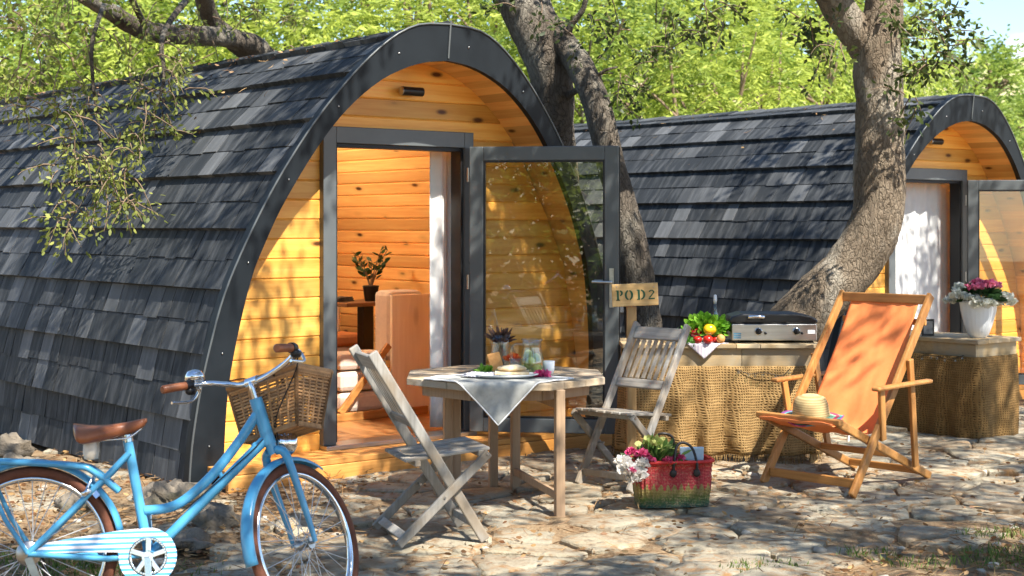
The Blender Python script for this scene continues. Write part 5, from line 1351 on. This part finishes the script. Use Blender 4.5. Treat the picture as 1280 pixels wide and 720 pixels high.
# twin stemmed tree behind the first pod
twin = thing('twin_tree', 'dark twin stemmed tree rising between the two pods beside the open glass door', 'tree', (1.0, 12.3, 0)); B1 = Vector((1.0, 12.3, 0))
mb = MB()
trunk(mb, [p - B1 for p in (P_(810, 560, 12.1), P_(806, 440, 12.1), P_(800, 370, 12.1), P_(786, 290, 12.1), P_(766, 215, 12.15), P_(748, 140, 12.2), P_(728, 90, 12.3), P_(704, 52, 12.5), P_(680, 20, 12.7), P_(650, -60, 13))], [.20, .16, .135, .12, .115, .112, .108, .108, .10, .08], 40, .05, 10, 4)
trunk(mb, [p - B1 for p in (P_(712, 420, 12.75), P_(703, 250, 12.7), P_(697, 170, 12.65), P_(693, 110, 12.6), P_(676, 55, 12.6), P_(650, 10, 12.6), P_(622, -40, 12.6), P_(590, -140, 12.3), P_(540, -260, 11.5))], [.20, .155, .145, .17, .185, .165, .15, .12, .08], 40, .05, 10, 5)
trunk(mb, [p - B1 for p in (P_(704, 70, 12.5), P_(712, 35, 12.4), P_(730, 8, 12.3), P_(735, -40, 12.2))], [.045, .028, .022, .015], 14, .05, 6, 6)
trunk(mb, [p - B1 for p in (P_(700, 128, 12.6), P_(730, 106, 12.3), P_(757, 88, 12.2), P_(772, 84, 12.2))], [.03, .022, .014, .008], 10, .05, 6, 7)
mb.build('trunk', m_bark_d, twin)
rs = random.Random(33)
crown_of(twin, B1, [(760, 40, 12.0, .35, 9), (735, 25, 12.0, .3, 7), (800, 90, 12.2, .25, 5), (850, 35, 11.8, .15, 4), (865, 15, 11.8, .2, 6), (880, 10, 11.8, .15, 3), (815, 55, 12.1, .15, 3), (780, 110, 12.1, .2, 4), (640, 25, 12.4, .2, 2)],
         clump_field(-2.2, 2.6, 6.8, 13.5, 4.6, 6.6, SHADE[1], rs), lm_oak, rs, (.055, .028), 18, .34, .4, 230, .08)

# tree behind the first pod with the long limb over the ridge
limb = thing('spreading_tree', 'spreading tree whose low limb and leafy sprays hang over the first pod roof', 'tree', (-1.2, 15.4, 0)); B2 = Vector((-1.2, 15.4, 0))
mb = MB()
trunk(mb, [p - B2 for p in (Vector((-.9, 15.4, -.05)), Vector((-1.1, 15.2, 1.4)), P_(345, 92, 14.6), P_(300, 52, 14.2), P_(240, 44, 13.7), P_(180, 38, 13.2), P_(130, 10, 12.6), P_(60, -30, 12.0), P_(-20, -60, 11.4))], [.26, .20, .125, .10, .09, .085, .07, .05, .035], 32, .05, 8, 8)
trunk(mb, [p - B2 for p in (P_(330, 80, 14.5), P_(268, 30, 14.2), P_(250, -20, 13.7), P_(210, -120, 12.6), P_(120, -260, 11.6))], [.10, .085, .075, .06, .04], 24, .05, 8, 9)
mb.tube([p - B2 for p in (P_(180, 30, 13.0), P_(150, -20, 11.6), P_(118, 40, 10.6), P_(116, 100, 10.5), P_(124, 160, 10.45), P_(128, 215, 10.4))], [.03, .025, .016, .012, .009, .005], 8, sm=6)
mb.tube([p - B2 for p in (P_(124, 145, 10.45), P_(140, 158, 10.4), P_(150, 182, 10.4))], .005, 6, sm=4); mb.tube([p - B2 for p in (P_(128, 200, 10.4), P_(110, 240, 10.35), P_(88, 275, 10.3))], .004, 6, sm=4)
mb.tube([p - B2 for p in (P_(250, -20, 13), P_(205, 40, 11), P_(205, 100, 10.6), P_(185, 160, 10.5))], [.03, .02, .012, .006], 8, sm=6)
mb.build('trunk', m_bark_d, limb)
rs = random.Random(5)
spots = [(40, 60, 10.6, .35, 16), (90, 40, 10.6, .35, 18), (20, 20, 10.8, .4, 14), (130, 20, 10.8, .3, 14), (70, 90, 10.5, .25, 12), (30, 100, 10.6, .2, 7), (85, 115, 10.5, .18, 9), (100, 75, 10.5, .22, 10), (180, 25, 11.2, .25, 10), (215, 12, 11.2, .3, 9), (200, 85, 10.7, .16, 9), (195, 115, 10.6, .14, 8), (185, 140, 10.5, .12, 8), (210, 70, 10.8, .14, 6), (225, 100, 10.6, .10, 4), (110, 145, 10.4, .12, 7), (85, 160, 10.4, .1, 5), (100, 185, 10.4, .12, 7), (125, 195, 10.4, .12, 6), (160, 165, 10.4, .12, 7), (150, 215, 10.35, .14, 8), (125, 235, 10.35, .12, 7), (85, 245, 10.35, .12, 6), (165, 245, 10.35, .08, 5), (90, 280, 10.3, .08, 5), (75, 215, 10.35, .06, 2), (300, 15, 12.5, .3, 7), (350, 25, 12.8, .25, 4), (270, 30, 12.4, .25, 6), (-10, 70, 10.4, .3, 8)]
crown_of(limb, B2, spots, clump_field(-6.0, -.2, 8.5, 15.0, 4.9, 7.0, SHADE[2], rs), lm_sunlit, rs, (.047, .022), 17, .26, .8, 230, .08)

# one more oak stands behind the camera's right shoulder and shades the forecourt
shade = thing('shade_oak', 'big shady oak standing in the open on the near side of the forecourt', 'tree', (3.6, 2.6, 0)); B3 = Vector((3.6, 2.6, 0))
mb = MB(); trunk(mb, [(0, 0, -.1), (.05, .1, 1.2), (-.1, .3, 2.6), (-.5, .5, 4.2), (-1.2, 1.0, 5.6)], [.30, .22, .2, .16, .06], 32, .05, 10, 12); trunk(mb, [(-.1, .3, 2.8), (.5, .9, 4.2), (1.2, 1.6, 5.6)], [.13, .1, .05], 24, .05, 8, 13); mb.build('trunk', m_bark, shade)
rs = random.Random(77)
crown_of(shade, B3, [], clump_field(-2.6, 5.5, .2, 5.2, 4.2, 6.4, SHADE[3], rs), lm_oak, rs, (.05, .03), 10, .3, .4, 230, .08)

# ------------------------------------------------------------------ trees and shrubs beyond the pods
def fronds(n_spray, rad, zc, leafl, leafw, per, droop, seed, hollow=.45):
    r_ = np.random.default_rng(seed); C = []; D = []; Tn = []
    u_ = r_.normal(size=(n_spray, 3)); u_ /= np.linalg.norm(u_, axis=1)[:, None]
    rr_ = r_.uniform(hollow, 1, n_spray)
    for k in range(n_spray):
        nz = 1 + .35 * mnoise.noise(Vector(u_[k] * 2.1) + Vector((seed, 0, 0)))
        c_ = u_[k] * rr_[k] * nz * np.array(rad) + np.array((0, 0, zc)); out = u_[k] * .8 + r_.normal(size=3) * .6; out[2] -= droop * .3; out /= np.linalg.norm(out)
        L_ = r_.uniform(.35, .7); side = np.cross(out, (0, 0, 1.)); side /= np.linalg.norm(side) + 1e-6; tt = r_.uniform(-1, 1)
        for q in range(per):
            t_ = (q // 2 + .5) / (per / 2); p = c_ + out * L_ * t_ + np.array((0, 0, -droop * .35 * t_ * t_ * L_)); sg = 1 if q % 2 else -1
            C.append(p); D.append(side * sg * .8 + out * .55 + np.array((0, 0, -droop * .5)) + r_.normal(size=3) * .15); Tn.append(np.clip(tt * .7 + r_.uniform(-.4, .4), -1, 1))
    return np.array(C), np.array(D), np.array(Tn)
def bg_tree(name, label, cat, rad, zc, n_spray, leafl, leafw, per, droop, seed, mat, bark, stems, group):
    t = thing(name, label, cat, group=group); rs_ = random.Random(seed); mb = MB()
    for k in range(stems):
        a = 6.283 * k / stems + rs_.uniform(-.4, .4); l = rs_.uniform(.5, .95); tip = Vector((math.cos(a) * rad[0] * l * .8, math.sin(a) * rad[1] * l * .8, zc + rad[2] * rs_.uniform(.1, .7)))
        mid = Vector((tip.x * .35 + rs_.uniform(-.2, .2), tip.y * .35, zc * .5)); r0 = .09 if stems > 1 else .16
        mb.tube([(rs_.uniform(-.1, .1), rs_.uniform(-.1, .1), -.2), mid * .6, mid, mid.lerp(tip, .5) + Vector((rs_.uniform(-.2, .2), 0, .1)), tip], [r0, r0 * .8, r0 * .6, r0 * .4, .012], 9, sm=5)
        for b_ in range(5):
            s_ = mid.lerp(tip, rs_.uniform(.1, .7)); e_ = s_ + Vector((rs_.uniform(-1, 1), rs_.uniform(-1, 1), rs_.uniform(.1, .9))) * rad[0] * .5
            mb.tube([s_, s_.lerp(e_, .5) + Vector((0, 0, .08)), e_], [.028, .018, .006], 6, sm=3)
    mb.build('trunk', bark, t)
    C, D, Tn = fronds(n_spray, rad, zc, leafl, leafw, per, droop, seed)
    leaves('crown', C, D, leafl * rng.uniform(.7, 1.2, len(C)), leafw, mat, t, Tn, .1)
    return t
GR = 'trees on the slope behind the pods'
pA = bg_tree('feathery_tree', 'lime green feathery tree', 'tree', (1.9, 1.7, 1.9), 3.4, 720, .125, .034, 14, .8, 3, lm_lime, m_twig, 5, GR)
pB = bg_tree('feathery_tree', 'lime green feathery tree', 'tree', (2.1, 1.8, 1.6), 3.0, 640, .135, .036, 14, 1.0, 8, lm_lime, m_twig, 4, GR)
pC = bg_tree('leafy_tree', 'darker green small leaved tree', 'tree', (2.0, 1.9, 2.1), 3.8, 950, .085, .045, 12, .4, 5, lm_green, m_bark_d, 3, GR)
pD = bg_tree('shrub', 'rounded green shrub', 'shrub', (1.2, 1.1, .8), .8, 330, .12, .06, 12, .3, 15, lm_green, m_twig, 4, 'shrubs on the slope')
used = set()
def plant(proto, px, Y, s, rz, label):
    x = (px - 640) / 1900 * Y; loc = (x, Y, gz(x, Y) - .05)
    if proto.name in used: return dup(proto, loc, rz, label, None, s)
    used.add(proto.name); proto.location = loc; proto.rotation_euler = (0, 0, rz); proto.scale = (s,) * 3; proto['label'] = label
plant(pC, -20, 26, 1.25, .3, 'darker leafy tree at the far left corner behind the first pod roof')
plant(pC, 110, 34, 1.6, .8, 'darker leafy tree behind the hanging sprays between two lime trees')
plant(pC, 870, 36, 1.5, .4, 'darker leafy tree in the gap between the lime trees over the far roof')
plant(pC, 1010, 36, 1.3, 2.9, 'darker leafy tree behind the lime trees left of the bent oak')
plant(pA, 60, 30, 1.5, 1.2, 'lime feathery tree behind the hanging sprays, leftmost of the lime trees')
plant(pB, 165, 27, 1.3, 2.0, 'lime feathery tree behind the dark low limb over the pod ridge')
plant(pA, 255, 33, 1.6, 3.1, 'tall lime feathery tree above the right end of the dark low limb')
plant(pC, 345, 30, 1.35, 1.1, 'darker leafy tree behind the ridge, left of the first arch')
plant(pB, 425, 27, 1.3, .2, 'lime feathery tree behind the left shoulder of the first arch')
plant(pA, 500, 34, 1.6, 4.1, 'lime feathery tree directly behind the peak of the first arch')
plant(pA, 590, 28, 1.35, 5.3, 'lime feathery tree left of the twin stemmed trunk')
plant(pC, 745, 27, 1.15, 2.2, 'darker leafy tree right behind the fork of the twin stemmed trunk')
plant(pB, 830, 31, 1.5, 1.7, 'lime feathery tree right of the twin stemmed trunk above the far roof')
plant(pA, 905, 25.5, 1.05, 2.5, 'bright lime feathery tree with bare lower stems above the middle of the far roof ridge')
plant(pB, 985, 29, 1.25, 3.9, 'lime feathery tree left of the bent oak, above the far ridge')
plant(pA, 1062, 33, 1.45, .9, 'lime feathery tree right behind the fork of the bent oak')
plant(pB, 1105, 27, .74, 5.0, 'drooping lime feathery tree hidden partly by the upper trunk of the bent oak')
plant(pA, 1115, 36, .8, 1.9, 'lime feathery tree farthest back between the bent oak and the open sky')
plant(pA, 700, 36, 1.8, 2.8, 'tall lime feathery tree farthest back between the two trunks')
for (x, y, s_, rz, lb) in ((-7, -9, 1.5, 1, 'lime feathery tree across the forecourt facing the first pod door'), (1.5, -12, 1.7, 2, 'tall lime feathery tree across the forecourt facing the table'), (10, -8, 1.5, 3, 'lime feathery tree across the forecourt facing the second pod')):
    dup(pA, (x, y, -.1), rz, lb, None, s_)
dup(pC, (-4.6, -8, -.4), 1, 'darker leafy tree across the forecourt opposite the open glass door', None, 1.1)
dup(pC, (-8.5, -6, -.4), 2.2, 'darker leafy tree across the forecourt far to the left of the bicycle', None, 1.15)
for (x, y, rz, lb) in ((-3.2, -6.5, .4, 'rounded shrub across the forecourt facing the glass door'), (-6.0, -6.8, 2.4, 'rounded shrub across the forecourt facing the bicycle')): dup(pD, (x, y, -.1), rz, lb, None, 1.8)
k = 0
for (px, Y, s, lb) in ((1236, 62, 2.0, 'dark olive shrub on the hilltop against the sky'), (1262, 40, .9, 'green shrub low on the dry slope at the right edge'), (1225, 34, .8, 'green shrub on the dry slope just above the second arch'), (1285, 50, 1.1, 'pale green shrub on the hillside cut by the right edge'), (1205, 48, 1.3, 'green shrub on the hillside left of the white cloud'), (1255, 30, .6, 'small green shrub low behind the right shoulder of the second arch')):
    plant(pD, px, Y, s, k, lb); k += 1.3

# ------------------------------------------------------------------ stones, grass, litter
m_rock = M('grey_rock', (.24, .20, .15), (.13, .11, .085), 7, rough=.95, bump=1., bscale=18, c3=(.10, .095, .05), bdist=.03)
for k, (px, Y, r, lb) in enumerate(((218, 8.75, .16, 'round grey boulder under the bicycle frame at the pod corner'), (248, 8.95, .12, 'small pale boulder just left of the wooden step end'), (190, 8.9, .11, 'grey stone half hidden behind the bicycle seat tube'), (8, 10.6, .17, 'mossy boulder at the left edge behind the bicycle rack'), (270, 8.1, .14, 'flat stone between the bicycle frame and front mudguard'), (232, 7.6, .15, 'broad tan stone below the bicycle down tube'), (100, 8.6, .12, 'low stone behind the rear wheel of the bicycle'), (25, 9.9, .13, 'smaller stone in front of the mossy boulder at the left edge'))):
    mb = MB(); mb.blob((0, 0, r * .15), r * .85, k + 2, .8, 22, 2.1, (1.25, 1., .75 if k != 5 else .4)); x = (px - 640) / 1900 * Y
    tag(mb.build('rock', m_rock), lb, 'rock', 'stones along the pod foot', loc=(x, Y, -.02), rz=k)
def grass(name, patches, n, h, mat):
    C = []; D = []; Ln = []
    for (x, y, r, w_) in patches:
        m_ = int(n * w_); a = rng.uniform(0, 6.28, m_); q = np.sqrt(rng.uniform(0, 1, m_)) * r
        px_, py_ = x + q * np.cos(a), y + q * np.sin(a) * .6
        C.append(np.stack([px_, py_, np.full(m_, -.02)], 1)); d_ = rng.normal(size=(m_, 3)) * .45; d_[:, 2] = 1; D.append(d_); Ln.append(rng.uniform(.4, 1.2, m_) * h)
    o = leaves(name, np.concatenate(C), np.concatenate(D), np.concatenate(Ln), .007, mat); o['kind'] = 'stuff'; return o
def gp(px, py): Y = 3040 / (py - 281); return ((px - 640) / 1900 * Y, Y)
gpatch = [(*gp(px, py), r, w_) for px, py, r, w_ in ((965, 708, .16, .35), (1250, 668, .22, .6), (1262, 690, .25, .4), (1080, 692, .14, .2), (1150, 702, .2, .2), (45, 700, .35, 1.0), (90, 712, .25, .8), (1270, 700, .3, .6), (210, 715, .3, .3), (930, 712, .12, .4))]
tag(grass('grass_tufts', gpatch, 380, .055, leafmat('grass_blade', (.07, .13, .02), (.22, .28, .07), trans=.3)), 'tufts of green grass in the bare earth at the lower corners', 'grass')
def litter():
    n = 13000; C = []; D = []
    for q in range(420):
        s_ = OLEN - abs(random.gauss(0, .5)); x, z = arc_pt(max(0, s_), .034); P = POD1 if q % 3 else POD2
        C.append(podw(-x, random.uniform(.3, 8), z, P)); D.append((random.gauss(0, 1), random.gauss(0, 1), -.4 + random.gauss(0, .25)))
    while len(C) < n:
        x, y = random.uniform(-3.2, 4.6), random.uniform(5.6, 11)
        w_ = 1.0 if (x < -.9 or (x > .9 and y < min(8.6, 6.9 + .85 * (x - 1.2)))) else .24
        if random.random() > w_: continue
        C.append((x, y, gz(x, y) - .004 + random.uniform(0, .02))); D.append((random.gauss(0, 1), random.gauss(0, 1), random.gauss(0, .18)))
    k = np.array([random.random() for _ in range(n)]) < .55
    o = leaves('leaf_litter', C, D, np.where(k, .10, .04), np.where(k, .004, .018), leafmat('dry_leaf', (.16, .07, .03), (.42, .27, .12), trans=.1)); o['kind'] = 'stuff'
    return tag(o, 'dry brown leaves and pine needles scattered over earth and flagstones', 'leaf litter')
litter()
def gravel():
    mb = MB(); rr_ = random.Random(6)
    for k in range(420):
        x, y = rr_.uniform(-3.2, 4), rr_.uniform(5.8, 10.5)
        if -.9 < x < 2 and rr_.random() < .75: continue
        r = rr_.uniform(.008, .03); mb.blob((x, y, gz(x, y) - .008), r, k, .5, 8, 2, (1.3, 1, .7), rr_.uniform(-1, 1))
    o = mb.build('pebbles', M('pebble', (.46, .40, .32), (.30, .26, .21), 14, rough=.9, tint=.35)); o['kind'] = 'stuff'; return tag(o, 'small pale pebbles strewn over the bare earth', 'pebbles')
gravel()

# ------------------------------------------------------------------ light, sky, camera
SUN_EL = R(SUN[0]); az = SUN[1]                       # horizontal direction towards the sun
sd = Vector((az[0], az[1], 0)).normalized() * math.cos(SUN_EL) + Vector((0, 0, math.sin(SUN_EL)))
ld = bpy.data.lights.new('sun', 'SUN'); ld.energy = SUN[2]; ld.angle = R(.55); ld.color = (1, .945, .86)
lo = bpy.data.objects.new('sun', ld); col.objects.link(lo); lo.rotation_euler = sd.to_track_quat('Z', 'Y').to_euler(); lo.location = (0, 0, 20)
W = bpy.data.worlds.new('World'); sc.world = W; W.use_nodes = True; nt = W.node_tree; nt.nodes.clear()
sky = N(nt, 'ShaderNodeTexSky', sky_type='NISHITA'); sky.sun_disc = False; sky.sun_elevation = SUN_EL; sky.sun_rotation = math.atan2(sd.x, sd.y); sky.air_density = 1.0; sky.dust_density = .2; sky.ozone_density = 3.0
bg = N(nt, 'ShaderNodeBackground', Strength=SUN[3]); wo = N(nt, 'ShaderNodeOutputWorld')
tc = N(nt, 'ShaderNodeTexCoord'); s_ = N(nt, 'ShaderNodeSeparateXYZ'); nt.links.new(tc.outputs['Generated'], s_.inputs[0])
mp = N(nt, 'ShaderNodeMapping'); mp.inputs['Scale'].default_value = (1, 1, 1.6); nt.links.new(tc.outputs['Generated'], mp.inputs[0])
cn = noise_(nt, mp.outputs[0], 9, 6, .55)
hgt = ramp(nt, s_.outputs[2], .128, .100)
cl = math_(nt, 'MULTIPLY', ramp(nt, math_(nt, 'MULTIPLY_ADD', hgt, .34, math_(nt, 'SUBTRACT', cn, .24)), .40, .52), ramp(nt, hgt, 0, .25))
cl = math_(nt, 'MULTIPLY', cl, ramp(nt, s_.outputs[0], .305, .325))
sk = mixc(nt, cl, sky.outputs[0], (9.5, 9.6, 9.8))
nt.links.new(sk, bg.inputs[0]); nt.links.new(bg.outputs[0], wo.inputs[0])

cam = bpy.data.cameras.new('camera'); co = bpy.data.objects.new('camera', cam); col.objects.link(co); sc.camera = co
co.location = (0, 0, 1.6); co.rotation_euler = (R(90), 0, 0)
cam.sensor_width = 36; cam.lens = 36 * 1900 / 1280; cam.shift_y = -79 / 1280; cam.clip_start = .1; cam.clip_end = 1000
cam.dof.use_dof = True; cam.dof.focus_distance = 8.6; cam.dof.aperture_fstop = 4.8
sc.view_settings.view_transform = 'Standard'; sc.view_settings.look = 'None'; sc.view_settings.gamma = 1; sc.view_settings.exposure = EXPO
sc.cycles.use_denoising = True; sc.cycles.max_bounces = 8; sc.cycles.diffuse_bounces = 4; sc.cycles.transparent_max_bounces = 12
sc.cycles.caustics_reflective = False; sc.cycles.caustics_refractive = False; sc.cycles.sample_clamp_indirect = 6
